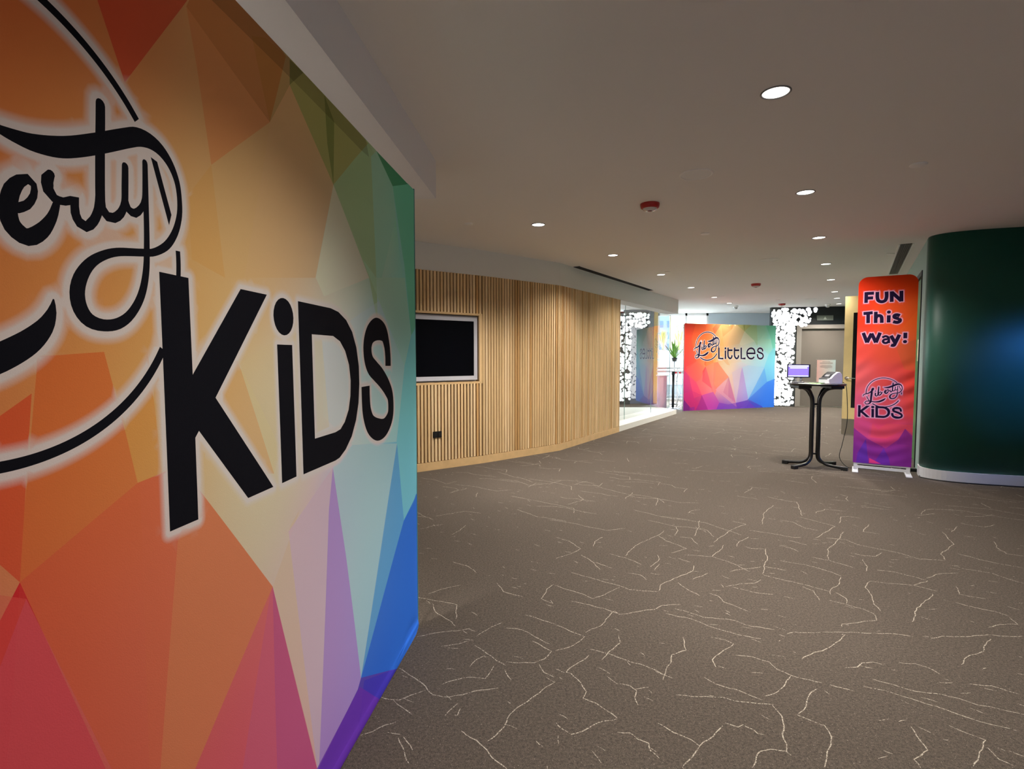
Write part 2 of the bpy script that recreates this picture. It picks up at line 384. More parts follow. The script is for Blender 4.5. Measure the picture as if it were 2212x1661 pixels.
0.3008],[-1.3385,0.4853]],[222,60,110],0.7],[[[-1.5121,1.0794],[-1.249,1.2094],[-0.9971,1.0521],[-1.1406,0.7666],[-1.2423,0.7092],[-1.4197,0.8512]],[240,92,80],0.45],[[[-1.2339,
0.6937],[-1.1406,0.7666],[-0.9971,1.0521],[-0.784,0.4468],[-1.0807,0.3676]],[252,105,115],0.45],[[[-1.0807,0.3676],[-0.7837,0.4391],[-0.6191,0.1605],[-0.6801,0.0085],[-0.9081,
-0.0097]],[190,62,165],0.85],[[[-1.0807,0.3676],[-0.9081,-0.0097],[-1.2601,-0.0357],[-1.1544,0.1571]],[140,35,135],0.8],[[[-1.3385,0.4853],[-1.2858,0.3008],[-1.1544,0.1571],
[-1.2601,-0.0357],[-1.3903,0.0933],[-1.5521,0.2832],[-1.6487,0.4081]],[200,42,110],0.6],[[[-1.6454,0.2877],[-1.5521,0.2832],[-1.3903,0.0933],[-1.378,-0.0593],[-1.6363,-0.0441]],
[70,28,120],0.85],[[[-1.3898,0.0781],[-1.2637,0.0865],[-1.2593,-0.0662],[-1.3859,-0.0588]],[80,40,150],0.6],[[[-0.6191,0.1605],[-0.3678,0.1008],[0.1653,0.1844],[0.4084,-0.0357],
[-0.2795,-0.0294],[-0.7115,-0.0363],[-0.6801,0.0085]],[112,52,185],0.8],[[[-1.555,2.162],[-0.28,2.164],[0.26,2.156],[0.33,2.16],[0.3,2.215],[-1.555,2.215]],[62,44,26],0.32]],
'ctl':[[-1.5558,2.0812,196,56,42],[-1.1631,2.0543,222,84,48],[-0.8411,2.0109,236,122,66],[-0.5141,2.0129,225,170,110],[-0.2645,2.0143,205,175,120],[0.0715,2.0945,165,175,110],
[0.3341,1.9863,185,212,165],[0.7712,2.0683,120,212,175],[-1.5424,1.604,205,62,45],[-1.1518,1.677,238,105,52],[-0.9092,1.5997,255,150,78],[-0.5855,1.6745,245,182,118],[-0.2555,
1.7506,222,188,150],[0.0837,1.7499,215,220,200],[0.5147,1.8284,185,225,200],[0.7836,1.7485,140,228,212],[-1.5298,1.1548,200,50,60],[-1.2947,1.1499,235,85,70],[-1.0606,1.2971,
252,115,62],[-0.8163,1.2165,255,180,105],[-0.402,1.1312,242,208,172],[0.0148,1.2797,225,230,225],[0.4448,1.3522,175,225,240],[0.8022,1.2669,130,220,240],[-1.5193,0.779,180,
50,110],[-1.2859,0.8471,238,90,78],[-1.0468,0.8399,252,115,95],[-0.7225,0.83,245,180,150],[-0.3943,0.8979,240,212,180],[-0.2184,0.6582,220,195,195],[-0.0541,0.8098,190,170,
215],[0.2905,0.7993,170,205,245],[0.7283,0.8665,110,185,250],[-1.5087,0.4019,165,40,110],[-1.2748,0.4675,225,65,105],[-1.0376,0.534,248,110,110],[-0.7127,0.5211,235,160,145],
[-0.4622,0.4333,210,150,180],[-0.2104,0.4227,212,182,200],[0.218,0.4046,150,195,240],[0.4774,0.4738,110,170,250],[0.7438,0.4632,75,145,250],[-1.5002,0.0993,90,30,110],[-1.2659,
0.1628,190,40,110],[-0.8664,0.2193,190,65,165],[-0.5352,0.1251,130,55,180],[-0.1997,0.1078,125,70,185],[0.3149,0.1292,55,90,215],[0.6668,0.1439,65,135,245]]}
# pale thread figure of the carpet, near part (metres on the floor)
THREADS = [[[0.227,2.71],[0.288,2.656],[0.366,2.594],[0.299,2.516],[0.249,2.479],[0.207,2.464]],[[0.372,2.635],[0.463,2.699],[0.497,2.766],[0.566,2.861],[0.582,2.824],[0.68,2.848],[0.794,
2.885],[0.842,2.93],[0.951,2.936]],[[0.34,2.975],[0.437,2.936],[0.512,2.885],[0.582,2.824]],[[0.839,2.836],[0.955,2.771],[1.037,2.688],[1.127,2.615],[1.236,2.574]],[[0.907,
2.89],[0.977,2.836],[1.031,2.794],[1.186,2.755],[1.222,2.71],[1.345,2.656]],[[0.538,2.604],[0.524,2.535],[0.469,2.46],[0.414,2.39]],[[0.852,2.59],[0.832,2.469],[0.747,2.433],
[0.729,2.372],[0.681,2.291],[0.652,2.236]],[[0.997,2.594],[1.051,2.559],[1.079,2.526],[1.016,2.469],[0.92,2.39],[0.919,2.331]],[[1.049,2.428],[1.12,2.41],[1.181,2.372],[1.191,
2.315],[1.223,2.267],[1.265,2.241],[1.334,2.218]],[[1.355,2.207],[1.433,2.159]],[[1.221,2.262],[1.173,2.207],[1.113,2.159],[1.038,2.121]],[[0.838,2.256],[0.875,2.207],[0.941,
2.17],[0.984,2.128],[1.019,2.098]],[[0.68,2.139],[0.771,2.119],[0.866,2.117],[0.933,2.09],[0.996,2.077],[1.051,2.068]],[[1.051,2.068],[1.049,2.005],[1.03,1.951],[1.003,1.906],
[0.995,1.852],[0.974,1.811],[0.978,1.799]],[[1.288,2.177],[1.213,2.115],[1.175,2.062],[1.116,2.011],[1.165,1.969],[1.187,1.951],[1.174,1.889],[1.119,1.811],[1.068,1.743]],
[[1.561,2.244],[1.632,2.202],[1.686,2.153],[1.786,2.135],[1.83,2.115],[1.871,2.072],[1.938,2.042],[2.032,2.001]],[[1.492,2.195],[1.564,2.156],[1.634,2.108],[1.701,2.062],[1.746,
2.014],[1.79,1.969],[1.849,1.946],[1.891,1.926]],[[1.956,2.211],[2.039,2.192],[2.077,2.156],[2.115,2.128]],[[1.655,1.948],[1.692,1.912],[1.733,1.873],[1.655,1.816],[1.576,
1.743]],[[1.506,1.946],[1.489,1.873],[1.483,1.821],[1.397,1.781],[1.389,1.743]],[[1.704,1.836],[1.699,1.781],[1.716,1.752]],[[1.766,1.826],[1.791,1.791]],[[0.559,1.965],[0.605,
1.917],[0.654,1.873],[0.675,1.841],[0.739,1.895],[0.797,1.951]],[[0.675,1.841],[0.648,1.811],[0.601,1.771],[0.581,1.743]],[[0.813,1.961],[0.855,1.946],[0.88,1.957],[0.898,
1.934],[0.91,1.908],[0.934,1.9]],[[0.392,1.917],[0.437,1.908],[0.458,1.879],[0.495,1.857],[0.497,1.821],[0.514,1.786]],[[0.166,1.965],[0.188,1.934],[0.221,1.908],[0.265,1.917],
[0.31,1.951],[0.363,1.977],[0.406,1.989]],[[0.406,1.989],[0.373,2.036],[0.339,2.081],[0.296,2.115],[0.31,2.156],[0.291,2.214],[0.263,2.283],[0.245,2.291],[0.263,2.331],[0.328,
2.39],[0.363,2.424]],[[0.245,2.291],[0.222,2.298],[0.195,2.315]],[[0.418,2.262],[0.45,2.211],[0.5,2.192],[0.52,2.163],[0.509,2.115],[0.507,2.068]],[[0.521,2.167],[0.579,2.185]],
[[0.391,2.326],[0.43,2.278]],[[0.819,1.743],[0.854,1.796],[0.88,1.819],[0.923,1.823],[0.97,1.819],[0.982,1.799]],[[1.383,2.615],[1.437,2.635],[1.596,2.631],[1.72,2.639],[1.824,
2.619],[1.935,2.625],[2.006,2.59]],[[1.68,2.619],[1.591,2.535],[1.522,2.488],[1.43,2.451],[1.343,2.393]],[[1.502,2.326],[1.556,2.336],[1.603,2.364],[1.654,2.367],[1.688,2.347]],
[[1.771,2.369],[1.839,2.356],[1.873,2.326],[1.885,2.275]],[[2.373,2.574],[2.235,2.46],[2.114,2.407],[2.041,2.352]],[[2.08,2.57],[2.157,2.594],[2.295,2.594],[2.416,2.611],[2.486,
2.594],[2.558,2.59]],[[2.485,3.07],[2.346,2.961],[2.255,2.898],[2.185,2.813],[2.11,2.743]],[[2.228,3.253],[2.346,3.216],[2.467,3.186],[2.538,3.112]],[[2.223,3.247],[2.143,
3.156],[2.092,3.015],[2.045,2.936],[2.029,2.861]],[[1.946,2.885],[1.968,2.832],[1.939,2.755],[1.838,2.739],[1.73,2.717],[1.712,2.688]],[[1.819,2.988],[1.887,2.941],[1.954,
2.88]],[[1.925,3.092],[1.933,3.015],[1.897,2.948]],[[2.091,3.311],[2.004,3.201],[1.914,3.127],[1.87,3.064]],[[1.612,3.35],[1.704,3.263],[1.802,3.201],[1.887,3.104]],[[1.766,
3.171],[1.804,3.112],[1.764,2.988]],[[1.846,3.814],[1.774,3.63],[1.681,3.481],[1.617,3.36]],[[1.721,3.827],[1.8,3.814],[1.84,3.801]],[[1.681,3.481],[1.797,3.418]],[[1.839,
3.584],[1.962,3.517],[2.045,3.439],[2.081,3.384],[2.101,3.327]],[[1.167,3.084],[1.207,3.042],[1.205,2.975],[1.256,2.923],[1.296,2.856]],[[1.031,3.232],[1.051,3.132],[1.104,
3.047]],[[1.337,3.162],[1.403,3.121],[1.462,3.084],[1.537,3.064]],[[1.302,3.171],[1.405,3.216],[1.497,3.216],[1.56,3.272]],[[0.385,3.384],[0.467,3.327],[0.561,3.247],[0.645,
3.201],[0.706,3.127],[0.871,3.104]],[[0.874,3.112],[0.918,3.201],[1.024,3.295],[1.126,3.36],[1.19,3.428],[1.221,3.499]],[[0.267,3.192],[0.338,3.127],[0.407,3.075],[0.467,3.015],
[0.556,3.07],[0.65,3.162]],[[1.133,3.279],[1.21,3.327],[1.262,3.377]],[[0.755,3.377],[0.822,3.344],[0.847,3.272]],[[0.338,4.065],[0.427,3.979],[0.503,3.814],[0.397,3.69],[0.302,
3.63]],[[0.487,3.69],[0.556,3.554],[0.578,3.428]],[[0.563,3.554],[0.667,3.456]],[[0.602,3.857],[0.627,3.97],[0.708,4.065]],[[0.692,3.71],[0.79,3.638],[0.871,3.517]],[[0.796,
3.67],[0.899,3.857],[1.049,4.017],[1.134,4.089],[1.228,4.216]],[[1.142,4.089],[1.181,3.97],[1.275,3.814],[1.134,3.73]],[[1.032,3.69],[1.018,3.611],[0.924,3.474]],[[1.001,3.525],
[0.926,3.418]],[[1.156,3.63],[1.211,3.554]],[[1.219,3.69],[1.403,3.662],[1.546,3.836],[1.575,3.888]],[[1.403,3.662],[1.461,3.584],[1.512,3.499],[1.55,3.394]],[[1.417,3.404],
[1.546,3.446],[1.657,3.474]],[[1.842,4.065],[1.728,3.97],[1.651,3.857]],[[2.101,3.993],[2.196,3.888]],[[1.975,3.871],[2.038,3.827],[2.064,3.759]],[[2.651,4.19],[2.466,3.97],
[2.289,3.793],[2.182,3.6]],[[2.086,3.65],[2.178,3.592],[2.223,3.525],[2.268,3.456]],[[2.428,4.041],[2.554,4.007],[2.567,3.902],[2.665,3.814],[2.774,3.71],[2.818,3.611],[2.978,
3.592]],[[2.985,3.6],[3.044,3.71],[3.293,3.902],[3.403,4.114],[3.439,4.19]],[[2.423,3.611],[2.375,3.499],[2.312,3.404]],[[2.411,3.73],[2.477,3.67],[2.551,3.67],[2.645,3.73]],
[[2.389,3.421],[2.487,3.394],[2.562,3.311],[2.591,3.253],[2.454,3.186]],[[2.623,3.295],[2.736,3.36],[2.886,3.377]],[[2.635,3.07],[2.738,3.009]],[[2.526,2.961],[2.591,2.898],
[2.653,2.848],[2.684,2.801]],[[2.464,2.688],[2.549,2.71],[2.644,2.717],[2.667,2.789]],[[2.707,3.171],[2.635,3.07]],[[3.164,3.71],[3.228,3.611],[3.303,3.517],[3.39,3.456]],
[[3.655,3.97],[3.557,3.836],[3.51,3.71],[3.595,3.67]],[[2.972,3.446],[3.105,3.377],[3.123,3.279],[3.159,3.216]],[[1.354,4.323],[1.33,4.216],[1.274,4.089]],[[1.3,4.065],[1.382,
4.041],[1.386,3.902]],[[1.875,4.464],[1.955,4.378],[1.803,4.268],[1.518,3.947]],[[1.606,4.493],[1.528,4.295],[1.423,4.089]],[[1.914,4.226],[2.029,4.164],[2.163,4.065],[2.24,
4.055]],[[2.75,4.406],[2.878,4.584],[2.945,4.602],[3.016,4.541]],[[2.498,4.584],[2.587,4.464],[2.664,4.323],[2.346,4.041]],[[2.296,4.493],[2.374,4.435],[2.396,4.279],[2.463,
4.216]],[[2.465,4.948],[2.262,4.71],[2.088,4.378]],[[2.55,5.251],[2.66,5.095],[2.743,5.058],[2.552,4.615]],[[2.981,4.378],[2.804,4.19],[2.904,4.139]],[[3.677,4.323],[3.515,
4.19]],[[2.199,2.794],[2.228,2.766]],[[-0.513,2.324],[-0.47,2.296],[-0.428,2.254],[-0.381,2.208],[-0.358,2.164],[-0.326,2.134],[-0.261,2.122],[-0.204,2.134],[-0.131,2.164],
[-0.059,2.182]],[[-0.537,2.114],[-0.5,2.101],[-0.463,2.104],[-0.417,2.134],[-0.363,2.164]],[[-0.479,2.101],[-0.437,2.054],[-0.391,2.012]],[[-0.559,1.895],[-0.519,1.916],[-0.48,
1.954],[-0.443,1.975]],[[-0.465,1.909],[-0.411,1.902]],[[-0.421,1.882],[-0.396,1.84],[-0.371,1.797],[-0.352,1.759]],[[-0.395,1.892],[-0.355,1.822]],[[-0.191,1.919],[-0.168,
1.904],[-0.128,1.872],[-0.103,1.84],[-0.083,1.803],[-0.055,1.773],[-0.014,1.742]],[[-0.09,1.866],[-0.059,1.902],[-0.021,1.968],[-0.007,2.012],[0.04,2.073],[0.094,2.13],[0.187,
2.222]],[[-0.299,2.208],[-0.257,2.231],[-0.214,2.244],[-0.187,2.258],[-0.119,2.249],[-0.093,2.292],[-0.08,2.341]],[[-0.18,2.512],[-0.124,2.456],[-0.073,2.381],[-0.031,2.343]],
[[-0.193,2.336],[-0.162,2.392],[-0.122,2.424]],[[-0.031,2.311],[-0.007,2.235]],[[-0.455,2.954],[-0.427,2.865],[-0.368,2.793],[-0.321,2.737],[-0.293,2.697]],[[-0.474,2.593],
[-0.418,2.62],[-0.362,2.639],[-0.284,2.645],[-0.22,2.671],[-0.182,2.643]],[[-0.179,2.602],[-0.127,2.658],[-0.083,2.71],[-0.05,2.737]],[[-0.344,2.507],[-0.265,2.524],[-0.205,
2.553]],[[-0.406,3.564],[-0.304,3.497],[-0.227,3.38]],[[-0.098,3.223],[-0.048,3.106],[-0.002,3.072],[0.058,3.035]],[[-0.496,3.075],[-0.406,3.145],[-0.318,3.199]],[[-0.029,
2.684],[0.051,2.658],[0.114,2.596],[0.183,2.524]],[[0.099,2.553],[0.135,2.512],[0.188,2.462]],[[0.188,2.462],[0.153,2.392],[0.104,2.366],[-0.025,2.371]],[[0.121,2.351],[0.146,
2.292],[0.184,2.258]],[[0.074,2.814],[0.149,2.772],[0.228,2.717]],[[0.231,2.954],[0.169,3.013],[0.215,3.141],[0.258,3.205]],[[-0.262,2.004],[-0.225,2.081]],[[-0.211,2.05],
[-0.212,2.008],[-0.225,2.008]]]


def inside(poly, P):
    x, y = P[:, 0], P[:, 1]
    r = np.zeros(len(P), bool)
    n = len(poly)
    for i in range(n):
        x0, y0 = poly[i][0], poly[i][1]
        x1, y1 = poly[(i + 1) % n][0], poly[(i + 1) % n][1]
        if y0 == y1:
            continue
        c = (y0 > y) != (y1 > y)
        r ^= c & (x < (x1 - x0) * (y - y0) / (y1 - y0) + x0)
    return r


def crom(pts, step):
    """smooth a polyline with per-point width"""
    P = np.array(pts, float)
    out = []
    for i in range(len(P) - 1):
        p0, p1, p2, p3 = P[max(0, i - 1)], P[i], P[i + 1], P[min(len(P) - 1, i + 2)]
        n = max(1, int(np.hypot(*(p2 - p1)[:2]) / step))
        for k in range(n):
            t = k / n
            out.append(0.5 * (2 * p1 + (p2 - p0) * t + (2 * p0 - 5 * p1 + 4 * p2 - p3) * t * t + (3 * p1 - p0 - 3 * p2 + p3) * t ** 3))
    out.append(P[-1])
    out = np.array(out)
    out[:, 2] = np.maximum(out[:, 2], 1e-4)
    return out


class Ink:
    """dark lettering: strokes (polylines with width) and outlined shapes with holes"""

    def __init__(self, step=0.006):
        self.segs, self.lines, self.polys, self.caps, self.step = [], [], [], [], step

    def stroke(self, pts, w=None, smooth=True, round_cap=True):
        pts = [(p[0], p[1], (p[2] if len(p) > 2 else w)) for p in pts]
        P = crom(pts, self.step) if smooth else np.array(pts, float)
        n = len(P)
        segs = [(*P[i], *P[i + 1]) for i in range(n - 1)]
        caps = []
        if not round_cap:          # square ends: nothing beyond the plane of each end
            for a, b in ((P[0], P[1]), (P[-1], P[-2])):
                d = b[:2] - a[:2]
                d = d / (math.hypot(*d) or 1)
                caps.append((a[0], a[1], d[0], d[1], a[2]))
        self.segs.append((segs, caps))
        L, R = [], []
        for i in range(n):
            d = P[min(i + 1, n - 1), :2] - P[max(i - 1, 0), :2]
            l = math.hypot(*d) or 1
            d = d / l
            k = 1.0
            if 0 < i < n - 1 and not smooth:
                a = P[i, :2] - P[i - 1, :2]
                a = a / (math.hypot(*a) or 1)
                k = 1 / max(0.6, abs(a[0] * d[0] + a[1] * d[1]))
            h = P[i, 2] / 2 * k
            L.append((P[i, 0] - d[1] * h, P[i, 1] + d[0] * h))
            R.append((P[i, 0] + d[1] * h, P[i, 1] - d[0] * h))
        cap0, cap1 = [], []
        if round_cap:
            for (P0, Pn, cap) in ((P[0], P[1], cap0), (P[-1], P[-2], cap1)):
                d = P0[:2] - Pn[:2]
                a0 = math.atan2(d[1], d[0])
                for k in range(1, 6):
                    a = a0 + PI / 2 - PI * k / 6
                    cap.append((P0[0] + math.cos(a) * P0[2] / 2, P0[1] + math.sin(a) * P0[2] / 2))
        # outline runs L forward, end cap, R backward, start cap
        self.lines.append(L + cap1 + R[::-1] + cap0)

    def dot(self, x, y, r):
        self.stroke([(x - 0.001, y, 2 * r), (x + 0.001, y, 2 * r)], smooth=False)

    def poly(self, outer, *holes):
        self.polys.append((outer, holes))
        self.lines.append([p[:2] for p in outer])
        for h in holes:
            self.lines.append([p[:2] for p in h])

    def dist(self, P):
        """distance outside the ink (0 or less inside)"""
        D = np.full(len(P), 9.0)
        for segs, caps in self.segs:
            E = np.full(len(P), 9.0)
            for ax, ay, aw, bx, by, bw in segs:
                dx, dy = bx - ax, by - ay
                t = np.clip(((P[:, 0] - ax) * dx + (P[:, 1] - ay) * dy) / (dx * dx + dy * dy + 1e-12), 0, 1)
                E = np.minimum(E, np.hypot(P[:, 0] - ax - t * dx, P[:, 1] - ay - t * dy) - (aw + (bw - aw) * t) / 2)
            for ax, ay, dx, dy, w in caps:
                qx, qy = P[:, 0] - ax, P[:, 1] - ay
                back = -(qx * dx + qy * dy)
                E = np.where((back > 1e-6) & (np.hypot(qx, qy) < w * 0.8), np.maximum(E, back), E)
            D = np.minimum(D, E)
        for outer, holes in self.polys:
            ins = inside(outer, P)
            for h in holes:
                ins &= ~inside(h, P)
            for ring in (outer,) + tuple(holes):
                n = len(ring)
                for i in range(n):
                    ax, ay = ring[i][:2]
                    bx, by = ring[(i + 1) % n][:2]
                    dx, dy = bx - ax, by - ay
                    t = np.clip(((P[:, 0] - ax) * dx + (P[:, 1] - ay) * dy) / (dx * dx + dy * dy + 1e-12), 0, 1)
                    D = np.minimum(D, np.hypot(P[:, 0] - ax - t * dx, P[:, 1] - ay - t * dy))
            D = np.where(ins, -1e-3, D)
        return D


def base_colour(P, ctl, s=0.17):
    C = np.array([c[:2] for c in ctl])
    K = np.array([lin(c[2:5]) for c in ctl])
    w = np.exp(-((P[:, None, 0] - C[None, :, 0]) ** 2 + (P[:, None, 1] - C[None, :, 1]) ** 2) / (2 * s * s)) + 1e-9
    return (w @ K) / w.sum(1)[:, None]


def print_mesh(name, outline, facets, ctl, ink, ink_rgb, halo, halo_rgb, step, place, parent, material, creases=(), sig=0.17, gain=1.2):
    """one fabric face: a triangulation cut along every printed edge, coloured corner by corner"""
    us = [p[0] for p in outline]
    vs = [p[1] for p in outline]
    u0, u1, v0, v1 = min(us), max(us), min(vs), max(vs)
    pts, edges = [], []

    def ring(pl, clip=True):
        pl = [(float(p[0]), float(p[1])) for p in pl]
        i0 = len(pts)
        pts.extend(pl)
        n = len(pl)
        edges.extend([(i0 + i, i0 + (i + 1) % n) for i in range(n)])

    ring(outline)
    for f in facets:               # facet edges in short steps, so that shades stay local
        pl, n = [], len(f[0])
        for i in range(n):
            a, b = f[0][i], f[0][(i + 1) % n]
            m = max(1, int(math.hypot(b[0] - a[0], b[1] - a[1]) / (step * 0.55)))
            pl += [(a[0] + (b[0] - a[0]) * k / m, a[1] + (b[1] - a[1]) * k / m) for k in range(m)]
        ring(pl)
    for l in ink.lines:
        ring(l)
    for c in creases:
        i0 = len(pts)
        pts.extend(c)
        edges.append((i0, i0 + 1))
    extra = []
    for l in ink.lines:
        n = len(l)
        A = np.array([p[:2] for p in l])
        T = np.roll(A, -1, 0) - np.roll(A, 1, 0)
        T = T / (np.hypot(T[:, 0], T[:, 1])[:, None] + 1e-9)
        N = np.c_[-T[:, 1], T[:, 0]]
        # long straight edges need points along them too
        B, NB = [], []
        for i in range(n):
            a, b = A[i], A[(i + 1) % n]
            m = max(1, int(np.hypot(*(b - a)) / (halo[0] * 2.5)))
            e = (b - a) / (np.hypot(*(b - a)) + 1e-9)
            for k in range(m):
                B.append(a + (b - a) * k / m)
                NB.append((-e[1], e[0]))
        B, NB = np.array(B), np.array(NB)
        for r in list(halo) + [halo[-1] * 1.5]:
            extra += [(B + NB * r, r), (B - NB * r, r)]
        if n < 60:             # rings round the corners of straight-sided letters
            CA = np.array([(math.cos(k * PI / 8), math.sin(k * PI / 8)) for k in range(16)])
            for r in halo:
                extra.append(((A[:, None, :] + CA[None] * r).reshape(-1, 2), r))
    for E, r in extra:
        d = ink.dist(E)
        ok = (np.abs(d - r) < 0.12 * r) & (E[:, 0] > u0) & (E[:, 0] < u1) & (E[:, 1] > v0) & (E[:, 1] < v1)
        last = None
        for p in E[ok]:
            if last is None or math.hypot(p[0] - last[0], p[1] - last[1]) > max(0.004, r * 0.35):
                pts.append((float(p[0]), float(p[1])))
                last = p
    nu, nv = int((u1 - u0) / step), int((v1 - v0) / step)
    G = np.array([(u0 + (i + 0.5 * (j % 2)) * (u1 - u0) / nu, v0 + j * (v1 - v0) / nv) for i in range(1, nu) for j in range(1, nv)])
    G = G[ink.dist(G) > halo[-1]]
    pts.extend([(float(a), float(b)) for a, b in G])
    res = delaunay_2d_cdt([Vector(p) for p in pts], edges, [], 0, 1e-5)
    P = np.array([(v[0], v[1]) for v in res[0]])
    T = np.array([f for f in res[2] if len(f) == 3])
    Cn = P[T].mean(1)
    keep = inside(outline, Cn)
    T, Cn = T[keep], Cn[keep]
    base = base_colour(P, ctl, sig)
    dv = np.maximum(ink.dist(P), 0)
    di = ink.dist(Cn)
    col = base[T].copy()                                   # faces x 3 corners x rgb
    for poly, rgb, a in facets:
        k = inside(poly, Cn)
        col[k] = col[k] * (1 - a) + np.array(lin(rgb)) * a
    H = np.interp(dv, [0, halo[0], halo[1], halo[-1]], [0.92, 0.9, 0.5, 0.0])[T][:, :, None]
    col = col * (1 - H) + np.array(lin(halo_rgb)) * H
    col = np.minimum(col * gain, 0.86)                      # bright dye-sublimation inks
    col[di < 0] = np.array(lin(ink_rgb))
    used = np.unique(T)
    idx = {int(k): i for i, k in enumerate(used)}
    base_loc = wloc(parent) if parent is not None else Vector((0, 0, 0))
    verts = [tuple(place(P[k, 0], P[k, 1]) - base_loc) for k in used]
    me = bpy.data.meshes.new(name)
    me.from_pydata(verts, [], [[idx[int(a)] for a in t] for t in T])
    ca = me.color_attributes.new('print', 'FLOAT_COLOR', 'CORNER')
    arr = np.ones((len(T) * 3, 4), np.float32)
    arr[:, :3] = col.reshape(-1, 3)
    ca.data.foreach_set('color', arr.ravel())
    for p in me.polygons:
        p.use_smooth = True
    me.materials.append(material)
    me.update()
    o = bpy.data.objects.new(name, me)
    COL.objects.link(o)
    if parent is not None:
        o.parent = parent
    return o


def logo(ink, cx, cy, R, wk=1.0, swash=True):
    """the round script emblem placed with centre (cx, cy) and ring radius R"""
    lx, ly, lr = DES['circle']
    s = R / lr
    f = lambda p: (cx + (p[0] - lx) * s, cy + (p[1] - ly) * s) + ((p[2] * s * wk,) if len(p) > 2 else ())
    for st in DES['strokes'] + [l for i, l in enumerate(DES['lib']) if swash or i != 1]:
        ink.stroke([f(p) for p in st])
    ink.poly([f(p) for p in DES['wedge']])
    # ring, broken where the script crosses it
    for a0, a1, w in ((42.5, 189, 0.0135), (197, 217, 0.0135), (232, 329, 0.0165), (354.5, 363, 0.012)):
        n = int((a1 - a0) / 5) + 2
        ink.stroke([(cx + R * math.cos(math.radians(a0 + (a1 - a0) * k / n)), cy + R * math.sin(math.radians(a0 + (a1 - a0) * k / n)), w * s * wk) for k in range(n + 1)], round_cap=False)


def kids(ink, fx, fy, ws):
    g = lambda p: (fx(p[0]), fy(p[1]))
    ink.poly([g(p) for p in DES['K']])
    ink.poly([g(p) for p in DES['I']])
    d = DES['dot']
    ink.poly([(fx(d[0] + d[2] * math.cos(k * PI / 12)), fy(d[1] + d[2] * math.sin(k * PI / 12))) for k in range(24)])
    ink.poly([g(p) for p in DES['Do']], [g(p) for p in DES['Di']])
    W = [.064, .064, .066, .078, .09, .082, .08, .08, .08, .08, .08, .074, .066, .066, .076, .09, .084, .08, .078, .078]
    ink.stroke([(*g(p), w * ws) for p, w in zip(DES['S'], W)], round_cap=False)


# ------------------------------------------------------------------ the building
CEIL = 2.77
SOF = 2.44
EA, EB = az(33), az(123)           # the hall's long axis and the cross axis
WA = V2((-1.150, 6.384))
W0 = V2((-3.10, 4.977))            # slatted wall runs on behind the big backdrop
W1 = V2((-0.378, 6.940))
W2 = V2((0.711, 7.879))
W3 = V2((1.990, 9.849))
W4 = V2((4.060, 13.036))
G0 = V2((4.87, 6.32))              # where the green corner straightens into the side wall


def side(t):                       # point on the right side wall, t metres beyond the green corner
    return G0 + EA * t


# --- floor: broadloom carpet
def carpet(thread=False):
    m = bpy.data.materials.new('carpet_thread' if thread else 'carpet')
    m.use_nodes = True
    nt = m.node_tree
    N, L = nt.nodes, nt.links
    b = N['Principled BSDF']
    b.inputs['Roughness'].default_value = 0.95
    b.inputs['Specular IOR Level'].default_value = 0.12
    tc = N.new('ShaderNodeTexCoord')

    def noise(scale, detail, vec, rough=0.5):
        n = N.new('ShaderNodeTexNoise')
        n.inputs['Scale'].default_value = scale
        n.inputs['Detail'].default_value = detail
        n.inputs['Roughness'].default_value = rough
        L.new(vec, n.inputs['Vector'])
        return n

    def math_(op, a, bb=None, clamp=False):
        n = N.new('ShaderNodeMath')
        n.operation = op
        n.use_clamp = clamp
        for i, v in enumerate((a, bb)):
            if v is None: continue
            if isinstance(v, (int, float)): n.inputs[i].default_value = v
            else: L.new(v, n.inputs[i])
        return n.outputs[0]

    def smooth(v, a, c):
        n = N.new('ShaderNodeMapRange')
        n.interpolation_type = 'SMOOTHSTEP'
        n.inputs['From Min'].default_value, n.inputs['From Max'].default_value = a, c
        L.new(v, n.inputs['Value'])
        return n.outputs['Result']

    obj = tc.outputs['Object']
    # loop pile
    pile = noise(330, 3, obj, 0.7)
    pile2 = noise(90, 3, obj, 0.7)
    speck = smooth(noise(210, 1, obj).outputs['Fac'], 0.70, 0.74)
    r = N.new('ShaderNodeValToRGB')
    r.color_ramp.elements[0].position, r.color_ramp.elements[1].position = 0.32, 0.68
    r.color_ramp.elements[0].color = (*lin((33, 29, 25)), 1)
    r.color_ramp.elements[1].color = (*lin((112, 101, 91)), 1)
    mixn = math_('ADD', math_('MULTIPLY', pile.outputs['Fac'], 0.6), math_('MULTIPLY', pile2.outputs['Fac'], 0.4))
    L.new(mixn, r.inputs['Fac'])
    mx = N.new('ShaderNodeMix'); mx.data_type = 'RGBA'
    if thread:
        L.new(math_('MULTIPLY', smooth(noise(150, 2, obj).outputs['Fac'], 0.36, 0.54), 0.8), mx.inputs[0])
    else:
        L.new(math_('MULTIPLY', speck, 0.5), mx.inputs[0])
    L.new(r.outputs['Color'], mx.inputs[6])
    mx.inputs[7].default_value = (*lin((200, 189, 171)), 1)
    L.new(mx.outputs[2], b.inputs['Base Color'])
    bp = N.new('ShaderNodeBump')
    bp.inputs['Strength'].default_value = 0.7
    bp.inputs['Distance'].default_value = 0.006
    L.new(mixn, bp.inputs['Height'])
    L.new(bp.outputs['Normal'], b.inputs['Normal'])
    return m


mb = MB()
mb.quad([(-5, -4, 0), (14, -4, 0), (14, 17.05, 0), (-5, 17.05, 0)])
rt = random.Random(21)


